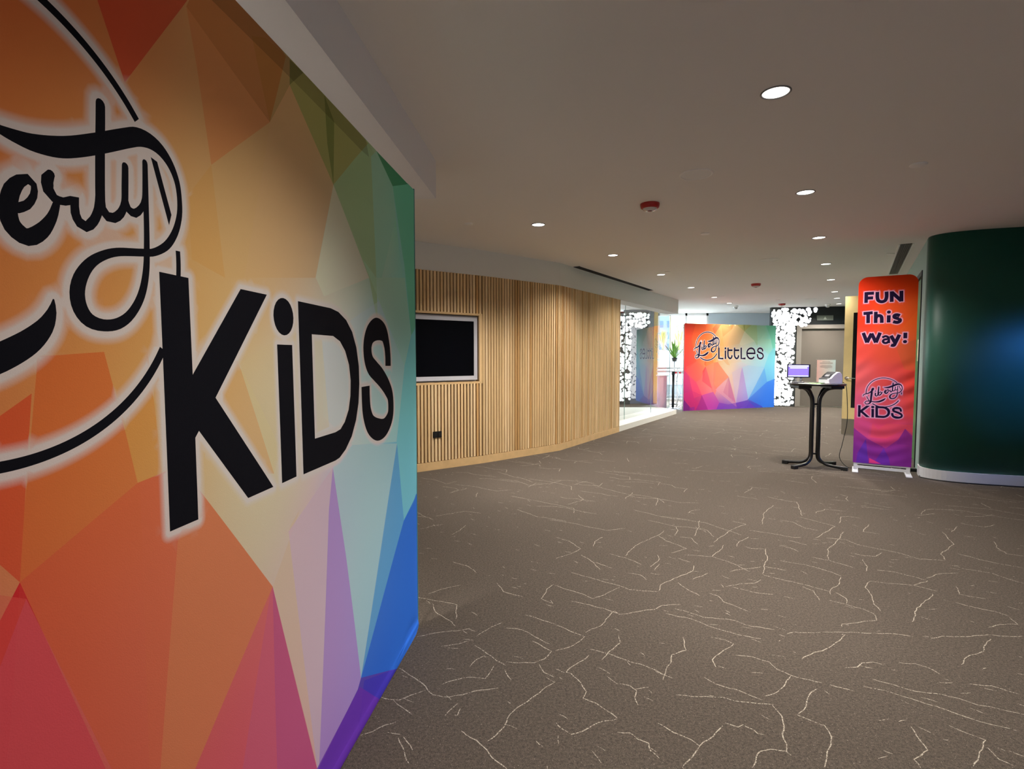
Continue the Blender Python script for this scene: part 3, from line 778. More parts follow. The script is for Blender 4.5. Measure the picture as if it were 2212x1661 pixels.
def thread(pts, w):
    """a thin wavering strip of pale yarn lying in the pile"""
    P = []
    for a, b in zip(pts, pts[1:]):
        n = max(2, int(math.hypot(b[0] - a[0], b[1] - a[1]) / 0.022))
        for k in range(n):
            P.append((a[0] + (b[0] - a[0]) * k / n, a[1] + (b[1] - a[1]) * k / n))
    P.append(pts[-1])
    n = len(P)
    ph, ph2 = rt.uniform(0, 6), rt.uniform(0, 6)
    prev = None
    for i, p in enumerate(P):
        q, r = P[max(0, i - 1)], P[min(n - 1, i + 1)]
        d = Vector((r[0] - q[0], r[1] - q[1], 0)).normalized()
        s_ = Vector((-d.y, d.x, 0))
        c = Vector((p[0], p[1], 0.0012)) + s_ * (0.0035 * math.sin(i * 0.7 + ph) + 0.002 * math.sin(i * 1.9 + ph2))
        h = w * rt.uniform(0.35, 0.62) * (0.45 if i in (0, n - 1) else 1)
        v = (mb.bm.verts.new(c + s_ * h), mb.bm.verts.new(c - s_ * h))
        if prev:
            f = mb.bm.faces.new((prev[0], prev[1], v[1], v[0]))
            f.material_index = 1
        prev = v


for l in THREADS:
    thread(l, 0.0040)
# the same figure carries on over the rest of the floor
for k in range(1500):
    x, y = rt.uniform(-3, 10.5), rt.uniform(-3.4, 16.8)
    near = y < 4.4 and abs(x) < 0.97 * y + 0.2 and x > -0.6
    if near and rt.random() < 0.97: continue
    if rt.random() < 0.68:
        ang, L_ = math.radians(123 + rt.gauss(0, 9)), rt.uniform(0.15, 0.75)
    else:
        ang, L_ = math.radians(33 + rt.gauss(0, 24)), rt.uniform(0.12, 0.36)
    pts = [(x, y)]
    m_ = rt.randint(2, 4)
    for j in range(m_):
        aa = ang + rt.gauss(0, 0.22)
        x, y = x + math.sin(aa) * L_ / m_, y + math.cos(aa) * L_ / m_
        pts.append((x, y))
    if rt.random() < 0.3:
        aa = ang + rt.choice((-1, 1)) * rt.uniform(0.8, 1.5)
        pts.append((x + math.sin(aa) * 0.16, y + math.cos(aa) * 0.16))
    thread(pts, 0.0040)
for k in range(3200):      # short flecks
    x, y, ang, L_ = rt.uniform(-2, 10), rt.uniform(0.5, 14), math.radians(123 + rt.gauss(0, 25)), rt.uniform(0.012, 0.06)
    thread([(x, y), (x + math.sin(ang) * L_, y + math.cos(ang) * L_)], 0.0034)
fl_o = mb.build('floor', carpet(), origin=(0, 0, 0))
fl_o.data.materials.append(carpet(True))
struct(fl_o)

white = mat('ceiling_paint', (240, 237, 234), 0.9, spec=0.2)
wpaint = mat('white_wall_paint', (226, 226, 224), 0.8, spec=0.3)
mb = MB()
mb.box((4.5, 6.5, CEIL + 0.06), (19, 21.1, 0.12))
struct(mb.build('ceiling', white))

# --- slatted oak wall on the left
slat_m = attr_mat('oak_slats', 'tone', rough=0.55, spec=0.35, grain=True)
back_m = mat('oak_backing', (74, 46, 24), 0.8)  # darker than the slats: shade of the gaps put into this tone
oak_m = mat('oak_board', (212, 176, 126), 0.5, noise=0.08, nscale=9)
mb = MB()
bm = mb.bm
tone = bm.loops.layers.float_color.new('tone')
rnd = random.Random(3)
TVU = (0.905 - 0.0, 1.915 + 0.02, 1.075)  # niche edge beyond W1-relative start, top, bottom


def slat_run(a, b, z0, z1, niche=None):
    d = (b - a)
    Ln = d.length
    d.normalize()
    n = perp(d)
    k = 0.0
    while k + 0.029 < Ln:
        if rnd.random() < 0.13:
            c = lin((204, 160, 104))
        elif rnd.random() < 0.3:
            c = lin((236, 205, 158))
        else:
            c = lin((224, 190, 140))
        j = rnd.uniform(0.9, 1.06)
        spans = [(z0, z1)]
        if niche and niche[0] < k + 0.015 < niche[1]:
            spans = [(z0, niche[2]), (niche[3], z1)]
        for (s0, s1) in spans:
            p = [a + d * k + n * 0.003, a + d * (k + 0.029) + n * 0.003, a + d * (k + 0.029) - n * 0.026, a + d * k - n * 0.026]
            f0 = len(bm.faces)
            mb.prism([(q.x, q.y) for q in p], s0, s1)
            bm.faces.ensure_lookup_table()
            for f in bm.faces[f0:]:
                for l in f.loops:
                    l[tone] = (c[0] * j, c[1] * j, c[2] * j, 1)
        k += 0.0465
    return


LA = (WA - W0).length              # distance from the run's start to WA
slat_run(W0, W1, 0.105, SOF, (LA - 0.50, LA + 0.905, 1.078, 1.925))
slat_run(W1, W2, 0.105, SOF)
slat_run(W2, W3, 0.105, SOF)
slats = mb.build('wall_left', slat_m, normals=True)
struct(slats)
mb = MB()
# backing board behind the slats, opened for the screen niche
dd = (W1 - W0).normalized()
nn_ = perp(dd)
na, nb_ = W0 + dd * (LA - 0.50), W0 + dd * (LA + 0.93)
bar(mb, W0, na, 0, SOF, 0.10, -0.026)
bar(mb, nb_, W1, 0, SOF, 0.10, -0.026)
bar(mb, na, nb_, 0, 1.065, 0.10, -0.026)
bar(mb, na, nb_, 1.938, SOF, 0.10, -0.026)
bar(mb, W1, W2, 0, SOF, 0.10, -0.026)
bar(mb, W2, W3, 0, SOF, 0.10, -0.026)
struct(mb.build('wall_left_backing', back_m))
# plain oak lining of the niche and of the wall's free end
mb = MB()
bar(mb, na - dd * 0.01, nb_ + dd * 0.012, 1.052, 1.078, 0.14, 0.004)
bar(mb, na - dd * 0.01, nb_ + dd * 0.012, 1.925, 1.951, 0.14, 0.004)
bar(mb, nb_ - dd * 0.012, nb_ + dd * 0.014, 1.078, 1.925, 0.14, 0.004)
bar(mb, na - dd * 0.014, na + dd * 0.012, 1.078, 1.925, 0.14, 0.004)
struct(mb.build('trim_1', oak_m))
mb = MB()
bar(mb, na, nb_, 1.078, 1.925, 0.02, -0.12)
struct(mb.build('trim_2', wpaint))
mb = MB()
bar(mb, W0, W1, 0, 0.10, 0.02, 0.006)
bar(mb, W1, W2, 0, 0.10, 0.02, 0.006)
bar(mb, W2, W3, 0, 0.10, 0.02, 0.006)
bar(mb, W3 - EA * 0.016, W3 + EA * 0.004, 0, SOF, 0.13, 0.004)
struct(mb.build('baseboard_left', oak_m))

# white bulkhead over the slats and the glass
mb = MB()
bar(mb, W0, W1, SOF, CEIL, 0.16, -0.012)
bar(mb, W1, W2, SOF, CEIL, 0.16, -0.012)
bar(mb, W2, W3, SOF, CEIL, 0.16, -0.012)
bar(mb, W3, W4, SOF, CEIL, 0.30, -0.012)
struct(mb.build('trim_3', wpaint))
# boxed beam over the big backdrop
mb = MB()
BD = az(4.7)
b0 = V2((-0.535, 3.815))
b1 = b0 - BD * 6.6
nb = perp(BD)
mb.prism([(q.x, q.y) for q in (b0, b1, b1 - nb * 0.9, b0 - nb * 0.9)], 2.51, CEIL)
struct(mb.build('trim_4', mat('beam_paint', (236, 235, 238), 0.85, spec=0.2)))

# outer walls that close the hall outside the view
mb = MB()
mb.box((-3.2, 0.6, CEIL / 2), (0.12, 9.2, CEIL))
struct(mb.build('wall_west', wpaint))
mb = MB()
mb.box((4.0, -3.6, CEIL / 2), (14.5, 0.12, CEIL))
struct(mb.build('wall_back', wpaint))
mb = MB()
mb.box((10.9, 0.6, CEIL / 2), (0.12, 8.5, CEIL))
struct(mb.build('wall_east', wpaint))

# --- dark green rounded wall on the right
plan = []
g_in = [(10.85, 4.02), (8.6, 4.72), (7.2, 5.16), (6.2, 5.47), (5.53, 5.672)]
plan += [V2(p) for p in g_in]
c0, c1, c2 = V2((5.30, 5.742)), V2((4.66, 5.936)), G0 - EA * 0.12
for k in range(0, 17):
    t = k / 16
    plan.append(c0 * (1 - t) ** 2 + c1 * 2 * t * (1 - t) + c2 * t * t)
plan.append(G0)
mb = MB()
z_base = 0.115
for (za, zb, off) in ((z_base, CEIL, 0.0),):
    vs0 = [mb.bm.verts.new((p.x, p.y, za)) for p in plan]
    vs1 = [mb.bm.verts.new((p.x, p.y, zb)) for p in plan]
    for i in range(len(plan) - 1):
        f = mb.bm.faces.new((vs0[i], vs0[i + 1], vs1[i + 1], vs1[i]))
        f.smooth = True
green_m = mat('dark_green_paint', (20, 84, 70), 0.5, spec=0.55, noise=0.02, nscale=12)
gw = mb.build('wall_right', green_m, normals=False)
gw.modifiers.new('thick', 'SOLIDIFY').thickness = -0.06
struct(gw)


def offset_plan(pl, d):
    out = []
    for i, p in enumerate(pl):
        t = (pl[min(i + 1, len(pl) - 1)] - pl[max(i - 1, 0)]).normalized()
        out.append(p - perp(t) * d)
    return out


mb = MB()
po = offset_plan(plan, 0.012)
pi_ = offset_plan(plan, -0.05)
poly = [(p.x, p.y) for p in po] + [(p.x, p.y) for p in pi_[::-1]]
mb.prism(poly, 0, z_base)
struct(mb.build('baseboard_right', mat('pale_skirting', (196, 196, 200), 0.5)))

# side wall along the hall's axis, pierced by the green door and the timber door
side_m = mat('side_wall_paint', (150, 176, 168), 0.6, spec=0.4)
GD0, GD1, GDH = 0.42, 1.40, 2.47
TD0, TD1 = 3.30, 4.25
mb = MB()
T = 0.12
bar(mb, side(0), side(GD0), 0, CEIL, T, T)
bar(mb, side(GD0), side(GD1), GDH, CEIL, T, T)
bar(mb, side(GD1), side(TD0), 0, CEIL, T, T)
bar(mb, side(TD0), side(TD1), 2.48, CEIL, T, T)
bar(mb, side(TD1), side(10.2), 0, CEIL, T, T)
struct(mb.build('wall_side', side_m))
# green door in its frame, set in the side wall
mb = MB()
for t0, t1, z0, z1 in ((GD0 - 0.005, GD0 + 0.05, 0, GDH), (GD1 - 0.05, GD1 + 0.005, 0, GDH), (GD0 + 0.05, GD1 - 0.05, GDH - 0.06, GDH)):
    bar(mb, side(t0), side(t1), z0, z1, 0.14, 0.13)
fr = mb.build('door_1', mat('black_frame', (22, 24, 24), 0.5))
struct(fr)
mb = MB()
bar(mb, side(GD0 + 0.052), side(GD1 - 0.052), 0.012, GDH - 0.062, 0.045, 0.06)
gl = mb.build('door_leaf', mat('green_door_paint', (44, 104, 44), 0.4), fr)
mb = MB()
bar(mb, side(GD0 + 0.30), side(GD0 + 0.42), 1.34, 1.62, 0.006, 0.014)
pl_ = mb.build('door_sign', mat('cream_plate', (214, 208, 170), 0.5), fr)

# --- timber door standing open across the hall
tcol = mat('timber_door', (238, 210, 150), 0.45, noise=0.05, nscale=6)
D_H = side(3.26) - EB * 0.03
DD = -(EB)                          # from the hinge towards the free edge
td = empty('open_door', (D_H.x, D_H.y, 0), 'pale timber door standing open with tall dark glass panel and lever handle', 'door')
DW = 0.83


def dpt(s):
    return D_H + DD * s


mb = MB()
# face looks back towards the camera; frame of stiles and rails around the vision panel
for s0, s1, z0, z1 in ((DW - 0.13, DW, 0.29, 2.46), (0, 0.17, 0.29, 2.46), (0.17, DW - 0.13, 0.29, 0.49), (0.17, DW - 0.13, 2.17, 2.46)):
    bar(mb, dpt(s0), dpt(s1), z0, z1, 0.044, 0.0)
mb.build('leaf', tcol, td)
mb = MB()
bar(mb, dpt(0.17), dpt(DW - 0.13), 0.49, 2.17, 0.012, -0.016)
mb.build('glass_panel', mat('dark_glass', (22, 26, 28), 0.08, spec=0.6), td)
mb = MB()
bar(mb, dpt(0), dpt(DW), 0.015, 0.29, 0.048, 0.002)
mb.build('kick_plate', mat('brushed_plate', (150, 142, 130), 0.4, metal=0.6), td)
mb = MB()
hp = dpt(DW - 0.055) - EA * 0.044
FD = -EA                            # out of the door's face towards the camera
mb.tube([V2(hp, 1.02), V2(hp + FD * 0.014, 1.02)], 0.026, 16)
mb.tube([V2(hp, 1.02), V2(hp + FD * 0.055, 1.02), V2(hp + FD * 0.058 - DD * 0.02, 1.02), V2(hp + FD * 0.058 - DD * 0.13, 1.015)], 0.009, 10)
mb.build('lever_handle', mat('satin_chrome', (220, 216, 208), 0.25, metal=1.0), td)

# --- lift wall at the far end
LW0, LW1 = V2((7.26, 14.98)), V2((10.35, 14.47))
LD = (LW1 - LW0).normalized()


def lw(s):
    return LW0 + LD * s


def s_at(x):                        # distance along the lift wall of plan coordinate x
    return (x - LW0.x) / LD.x


e0, e1 = s_at(7.92), s_at(10.1)
mb = MB()
bar(mb, lw(0), lw(e0), 0, CEIL, 0.15, 0.0)
bar(mb, lw(e0), lw(e1), 2.28, CEIL, 0.15, 0.0)
bar(mb, lw(e1), LW1, 0, CEIL, 0.15, 0.0)
struct(mb.build('wall_far', mat('black_lift_wall', (24, 27, 31), 0.35, spec=0.4)))
mb = MB()
bar(mb, lw(e0), lw(e0 + 0.13), 0, 2.28, 0.16, 0.012)
bar(mb, lw(e1 - 0.13), lw(e1), 0, 2.28, 0.16, 0.012)
bar(mb, lw(e0 + 0.13), lw(e1 - 0.13), 2.17, 2.28, 0.16, 0.012)
lf = struct(mb.build('door_2', mat('lift_frame', (158, 150, 142), 0.4, metal=0.35)))
mb = MB()
bar(mb, lw(e0 + 0.13), lw(s_at(9.35) - 0.003), 0.01, 2.17, 0.03, -0.07)
bar(mb, lw(s_at(9.35) + 0.003), lw(e1 - 0.13), 0.01, 2.17, 0.03, -0.07)
mb.build('lift_doors', mat('lift_doors', (124, 114, 105), 0.42, metal=0.35, noise=0.03, nscale=2), lf)
mb = MB()
bar(mb, lw(e0 + 0.1), lw(e1 - 0.1), 0, 0.012, 0.10, 0.06)
mb.build('sill', mat('sill_metal', (170, 165, 155), 0.3, metal=0.8), lf)
ind = empty('lift_indicator', tuple(V2(lw(s_at(8.62)), 2.40)), 'grey lift indicator panel with a raised arrow on the black wall', 'lift sign')
mb = MB()
bar(mb, lw(s_at(8.42)), lw(s_at(8.83)), 2.395, 2.53, 0.02, 0.022)
mb.build('panel', mat('indicator_grey', (120, 126, 118), 0.4), ind)
mb = MB()
ic = lw(s_at(8.625))
nf = perp(LD)
a_, b_, c_ = V2(ic - LD * 0.04, 2.425), V2(ic + LD * 0.04, 2.425), V2(ic, 2.50)
tri = [q + nf * 0.0235 for q in (a_, b_, c_)]
tri2 = [q + nf * 0.0205 for q in (a_, b_, c_)]
mb.quad(tri); mb.quad(tri2[::-1])
for i in range(3):
    j = (i + 1) % 3
    mb.quad([tri2[i], tri2[j], tri[j], tri[i]])
mb.build('arrow', mat('arrow_pale', (196, 202, 190), 0.4), ind)

# far pale wall above and beside the small backdrop
mb = MB()
mb.box((7.55, 17.0, CEIL / 2), (2.65, 0.12, CEIL))
struct(mb.build('wall_north', mat('pale_blue_wall', (196, 210, 220), 0.7)))
mb = MB()
bar(mb, (8.82, 16.95), (8.82, 15.0), 0, CEIL, 0.1, 0)
struct(mb.build('wall_return', wpaint))


# --- backlit disc screens
def disc_screen(name, label, a, b, regions, z_off, n_seed, nrm, backing_pts, cell=0.085):
    """regions: (s0, s1, z0, z1) along a-b filled with glowing discs"""
    d = (b - a).normalized()
    root = empty(name, (a.x, a.y, 0), label, 'light wall')
    rr = random.Random(n_seed)
    mbk = MB()
    for (s0, s1, z0, z1) in backing_pts:
        bar(mbk, a + d * s0, a + d * s1, z0, z1, 0.016, 0.018)
    mbk.build('backing_panel', mat('screen_backing', (58, 62, 62), 0.45), root)
    mbd = MB()
    n = perp(d)
    for (s0, s1, z0, z1) in regions:
        cols, rows = max(1, round((s1 - s0) / cell)), max(1, round((z1 - z0) / cell))
        for i in range(cols):
            for j in range(rows):
                for rep in range(2 if rr.random() < 0.12 else 1):
                    if rr.random() < 0.12: continue
                    r = rr.choice((0.03, 0.04, 0.045, 0.05, 0.06)) * rr.uniform(0.9, 1.1)
                    s = s0 + (i + 0.5) * (s1 - s0) / cols + rr.uniform(-0.03, 0.03)
                    z = z0 + (j + 0.5) * (z1 - z0) / rows + rr.uniform(-0.03, 0.03)
                    z = max(r + 0.02, min(z, CEIL - r - 0.012))
                    off = 0.020 + rr.uniform(0.001, 0.012)
                    c = V2(a + d * s, z) + n * off
                    vs, vb = [], []
                    for k in range(14):
                        t = 2 * PI * k / 14
                        q = c + d * (math.cos(t) * r) + Vector((0, 0, math.sin(t) * r))
                        vs.append(mbd.bm.verts.new(q))
                        vb.append(mbd.bm.verts.new(q - n * 0.006))
                    mbd.bm.faces.new(vs)
                    for k in range(14):
                        mbd.bm.faces.new((vs[k], vb[k], vb[(k + 1) % 14], vs[(k + 1) % 14]))
    o = mbd.build('glowing_discs', mat('glowing_disc', (245, 248, 250), 0.5, emit=(250, 252, 255), estr=1.1), root, normals=False)
    return root


disc_screen('disc_screen', 'screen of glowing white discs on black between the small backdrop and the lift',
            lw(0) , LW1, [(0.02, s_at(7.86), 0.03, 2.72), (s_at(7.80), s_at(8.26), 2.26, 2.72), (s_at(8.36), s_at(8.40), 2.66, 2.70)], 0, 5, 1,
            [(0.0, s_at(7.90), 0.0, 2.76)], 0.078)
S2a, S2b = V2((2.2, 15.55)), V2((4.2, 15.55))
disc_screen('disc_screen', 'screen of glowing white discs seen through the glass beside the slatted wall',
            S2a, S2b, [(0.0, 1.27, 0.10, 2.66), (1.27, 1.80, 2.24, 2.66)], 0, 9, 1, [(-0.02, 1.25, 0.0, 2.70), (1.25, 1.78, 2.24, 2.70)], 0.09)

# dark wall added behind the glass so its reflection shows up
mb = MB()
mb.box((3.75, 15.85, CEIL / 2), (0.88, 0.12, CEIL))
struct(mb.build('wall_glass_backing', mat('lavender_backing', (118, 122, 138), 0.7)))
mb = MB()
mb.box((4.25, 15.84, CEIL / 2), (0.11, 0.13, CEIL))
struct(mb.build('trim_5', mat('ochre_column', (226, 190, 110), 0.5)))
mb = MB()
mb.box((2.0, 16.4, CEIL / 2), (0.12, 1.3, CEIL))
mb.box((-1.4, 12.0, CEIL / 2), (0.12, 10.0, CEIL))
mb.box((0.3, 17.0, CEIL / 2), (3.3, 0.12, CEIL))
struct(mb.build('wall_atrium', wpaint))

# --- low white plinth and the frameless glass standing on its edge
mb = MB()
pA, pB = W3 + EA * 0.006, V2((4.017, 12.957))
mb.prism([(q.x, q.y) for q in (pA, pB, V2((3.80, 13.55)), V2((1.2, 13.55)), V2((0.75, 11.2)))], 0, 0.105)
struct(mb.build('trim_6', mat('white_plinth', (228, 226, 216), 0.4)))


def glass_mat(name, ior=1.5, tint=(1, 1, 1)):
    m = bpy.data.materials.new(name)
    m.use_nodes = True
    nt = m.node_tree
    nt.nodes.remove(nt.nodes['Principled BSDF'])
    out = nt.nodes['Material Output']
    tr = nt.nodes.new('ShaderNodeBsdfTransparent')
    tr.inputs['Color'].default_value = (*tint, 1)
    gl = nt.nodes.new('ShaderNodeBsdfGlossy')
    gl.inputs['Roughness'].default_value = 0.0
    fr = nt.nodes.new('ShaderNodeFresnel')
    fr.inputs['IOR'].default_value = ior
    mx = nt.nodes.new('ShaderNodeMixShader')
    # each sheet face reflects once, on its outer side only
    ge = nt.nodes.new('ShaderNodeNewGeometry')
    inv = nt.nodes.new('ShaderNodeMath')
    inv.operation = 'SUBTRACT'
    inv.inputs[0].default_value = 1.0
    nt.links.new(ge.outputs['Backfacing'], inv.inputs[1])
    mu = nt.nodes.new('ShaderNodeMath')
    mu.operation = 'MULTIPLY'
    nt.links.new(fr.outputs[0], mu.inputs[0])
    nt.links.new(inv.outputs[0], mu.inputs[1])
    nt.links.new(mu.outputs[0], mx.inputs[0])
    nt.links.new(tr.outputs[0], mx.inputs[1])
    nt.links.new(gl.outputs[0], mx.inputs[2])
    nt.links.new(mx.outputs[0], out.inputs['Surface'])
    return m


GDIR = az(34.0)
gA = W3 + perp(GDIR) * -0.33
glass = empty('window_1', (gA.x, gA.y, 0.105), None, None)
struct(glass)
gm = glass_mat('hall_glass', 3.1, (0.95, 0.97, 0.96))
cuts = [0.10, 1.08, 2.66, 4.02]
for s0, s1 in zip(cuts, cuts[1:]):
    mb = MB()
    bar(mb, gA + GDIR * (s0 + 0.003), gA + GDIR * (s1 - 0.003), 0.105, SOF, 0.012, 0.0)
    mb.build('glass_pane', gm, glass)
mb = MB()
for s in cuts[1:]:
    bar(mb, gA + GDIR * (s - 0.0025), gA + GDIR * (s + 0.0025), 0.105, SOF, 0.012, 0.0)
mb.build('glass_edge', mat('glass_edge', (150, 190, 180), 0.2), glass)

# --- glazed front of the hall, beyond it the terrace
wf = mat('white_frame', (235, 236, 236), 0.4)
win = MB()
WX0, WX1, WY = 1.9, 6.22, 17.0
for x in (1.95, 3.3, 4.65, 5.52, 6.19):
    win.box((x, WY, CEIL / 2), (0.06, 0.10, CEIL))
win.box(((WX0 + WX1) / 2, WY, CEIL - 0.04), (WX1 - WX0, 0.10, 0.08))
win.box(((WX0 + WX1) / 2, WY, 0.03), (WX1 - WX0, 0.10, 0.06))
w2 = struct(win.build('window_2', wf))
gm2 = glass_mat('clear_glass', 1.45, (0.96, 0.98, 0.98))
for x0, x1 in ((1.98, 3.27), (3.33, 4.62), (4.68, 5.49), (5.55, 6.16)):
    mb = MB()
    mb.box(((x0 + x1) / 2, WY, CEIL / 2), (x1 - x0, 0.012, CEIL - 0.14))
    mb.build('glass_pane', gm2, w2)
mb = MB()
mb.box((5.0, 27.0, -0.05), (30, 19.9, 0.1))
struct(mb.build('terrace', mat('terrace_paving', (206, 202, 196), 0.8, noise=0.05, nscale=2)))
# ------------------------------------------------------------------ printed backdrops
print_m = attr_mat('printed_fabric', 'print', rough=0.9, spec=0.15)
alu = mat('brushed_aluminium', (205, 208, 212), 0.35, metal=0.85)
silver = mat('silver_plastic', (222, 222, 224), 0.35, spec=0.5)
INKB = (15, 15, 24)
INKN = (28, 22, 58)

# big backdrop on the left: seen edge on, its print running from u = -1.555 to u = 0.93
BA = math.radians(6.6)
BDIR = Vector((math.sin(BA), math.cos(BA), 0))
BN = perp(BDIR)
BP0 = V2((-0.582, 1.738))
U0, U1, VB, VT = -1.555, 0.945, 0.004, 2.215


def place_big(u, v):
    n = 0.0
    if v < 0.05:
        n += 0.004 * (1 - abs(v - 0.025) / 0.025)
    if u > 0.84:
        n -= 0.010 * ((u - 0.84) / 0.1) ** 2
    n += 0.0022 * math.sin(u * 5 + 1) * math.sin(v * 4)
    t = 0.006 * (v / 2.2) * math.sin((u + 1.5) * 2.2)
    return BP0 + BDIR * u + BN * n + Vector((0, 0, v + t * max(0.0, min(1.0, (v - 2.1) / 0.1))))


bigc = BP0 + BDIR * (-0.3)
big = empty('fabric_backdrop', (bigc.x, bigc.y, 0), 'large multicoloured geometric fabric backdrop with black KiDS lettering at the left', 'backdrop')
ink = Ink(0.007)
logo(ink, *DES['circle'], swash=False)
ink.stroke(DES['tail'] + [DES['lib'][0][-1]])
kids(ink, lambda u: u, lambda v: v, 1.0)
outl = [(U0, VB)] + [(U0 + (U1 - U0) * k / 40, VB) for k in range(1, 40)] + [(U1, VB)] + [(U1, VB + (VT + 0.012 - VB) * k / 30) for k in range(1, 30)] \
    + [(U1, VT + 0.012), (0.80, VT), (U0, VT)]
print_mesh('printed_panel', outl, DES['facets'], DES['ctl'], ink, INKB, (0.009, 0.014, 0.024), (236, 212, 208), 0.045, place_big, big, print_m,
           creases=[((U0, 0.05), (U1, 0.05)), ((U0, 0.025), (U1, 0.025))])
# fabric wrapped round the far end and back face
mb = MB()
e_ = BP0 + BDIR * U1 - BN * 0.011
s_ = BP0 + BDIR * U0
bar(mb, e_ - BDIR * 0.004, e_ + BDIR * 0.004, 0.004, VT + 0.012, 0.035, 0.001)
mb.build('side_wrap', mat('teal_fabric', (62, 138, 142), 0.9), big)
mb = MB()
bar(mb, s_ + BDIR * 0.002, e_ - BDIR * 0.006, 0.006, VT - 0.004, 0.010, -0.012)
mb.build('back_cloth', mat('white_cloth', (225, 225, 225), 0.9), big)
# pop up frame behind the cloth
fb = MB()
for k in range(5):
    u = U0 + 0.03 + (U1 - U0 - 0.08) * k / 4
    p = BP0 + BDIR * u - BN * 0.045
    q = BP0 + BDIR * u - BN * 0.30
    fb.tube([V2(p, 0.01), V2(p, VT - 0.03)], 0.009, 8)
    if k in (0, 4) or True:
        fb.tube([V2(q, 0.01), V2(q, VT - 0.03)], 0.009, 8)
    if k < 4:
        u2 = U0 + 0.03 + (U1 - U0 - 0.08) * (k + 1) / 4
        p2 = BP0 + BDIR * u2 - BN * 0.045
        q2 = BP0 + BDIR * u2 - BN * 0.30
        for j in range(4):
            z0, z1 = 0.05 + j * (VT - 0.1) / 4, 0.05 + (j + 1) * (VT - 0.1) / 4
            fb.tube([V2(p, z0), V2(q2, z1)], 0.006, 6)
            fb.tube([V2(q, z0), V2(p2, z1)], 0.006, 6)
fb.build('folding_frame', alu, big)

# small backdrop at the far end
LA0, LB0 = V2((4.384, 13.608)), V2((7.234, 14.670))
LE = (LB0 - LA0).normalized()
LNN = perp(LE)
LW_, LH = 3.045, 2.245


def to_small(p):
    u = (p[0] + 1.555 + 0.0105 * p[1]) / 0.817
    return [u, (p[1] + 0.012 * u + 0.004) / 0.957]


def place_small(u, v):
    n = 0.0
    for cu in (LW_ / 3, 2 * LW_ / 3):
        n -= 0.002 * math.exp(-((u - cu) / 0.06) ** 2)
    for cv in (LH / 3, 2 * LH / 3):
        n -= 0.003 * math.exp(-((v - cv) / 0.06) ** 2)
    n += 0.004 * math.sin(u * 6.1 + 0.7) * math.sin(v * 5.3)
    zz = v
    if v > LH - 0.001:
        zz -= 0.006 * (1 - math.cos(u / LW_ * 6 * PI)) / 2
    if u < 0.001 or u > LW_ - 0.001:
        s = 1 if u < 1 else -1
        u += s * 0.008 * (1 - math.cos(v / LH * 6 * PI)) / 2
    return LA0 + LE * u + LNN * (0.01 + n) + Vector((0, 0, zz))


smc = (LA0 + LB0) / 2
small = empty('fabric_backdrop', (smc.x, smc.y, 0), 'multicoloured geometric fabric backdrop with Littles lettering at the far end of the hall', 'backdrop')
ink2 = Ink(0.02)
logo(ink2, 0.733, 1.668, 0.365, 1.6)
for st in DES['lit']:
    ink2.stroke(st, 0.045, smooth=len(st) > 3, round_cap=False)
ink2.dot(DES['litdot'][0], DES['litdot'][1], 0.03)
SOFT = {(232, 76, 86): (226, 150, 165), (240, 84, 52): (250, 112, 98), (206, 26, 44): (214, 44, 84)}
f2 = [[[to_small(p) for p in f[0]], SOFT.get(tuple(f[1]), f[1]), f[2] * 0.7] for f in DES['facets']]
c2 = [to_small(c[:2]) + list(c[2:]) for c in DES['ctl']]
out2 = [(LW_ * k / 24, 0.004) for k in range(24)] + [(LW_, 0.004 + (LH - 0.004) * k / 18) for k in range(18)] + [(LW_ - LW_ * k / 24, LH) for k in range(24)] + [(0, LH - (LH - 0.004) * k / 18) for k in range(18)]
print_mesh('printed_panel', out2, f2, c2, ink2, INKN, (0.004, 0.008, 0.013), (250, 232, 240), 0.05, place_small, small, print_m, sig=0.2, gain=1.03)
mb = MB()
bar(mb, LA0 + LE * 0.01, LA0 + LE * (LW_ - 0.01), 0.01, LH - 0.012, 0.008, -0.004)
mb.build('back_cloth', mat('white_cloth'), small)
fb = MB()
for k in range(4):
    u = 0.02 + (LW_ - 0.04) * k / 3
    p, q = LA0 + LE * u - LNN * 0.035, LA0 + LE * u - LNN * 0.32
    fb.tube([V2(p, 0.0), V2(p, LH - 0.02)], 0.010, 8)
    for j in range(4):
        z = 0.03 + (LH - 0.08) * j / 3
        fb.tube([V2(p, z), V2(q, z)], 0.008, 6)
        if j < 3:
            z1 = 0.03 + (LH - 0.08) * (j + 1) / 3
            fb.tube([V2(p, z), V2(q, z1)], 0.006, 6)
            fb.tube([V2(q, z), V2(p, z1)], 0.006, 6)
        if k < 3:
            u2 = 0.02 + (LW_ - 0.04) * (k + 1) / 3
            q2 = LA0 + LE * u2 - LNN * 0.32
            p2 = LA0 + LE * u2 - LNN * 0.035
            if j < 3:
                fb.tube([V2(q, z), V2(p2, z1)], 0.006, 6)
                fb.tube([V2(q2, z), V2(p, z1)], 0.006, 6)
fb.build('folding_frame', alu, small)

# --- tall narrow banner
FA = math.radians(122.7)
FDIR = Vector((math.sin(FA), math.cos(FA), 0))
FNN = perp(FDIR)                     # towards the camera side
FP0 = V2((4.232, 6.503))
FL, FR, FBm, FTp = -0.027, 0.552, 0.10, 2.352


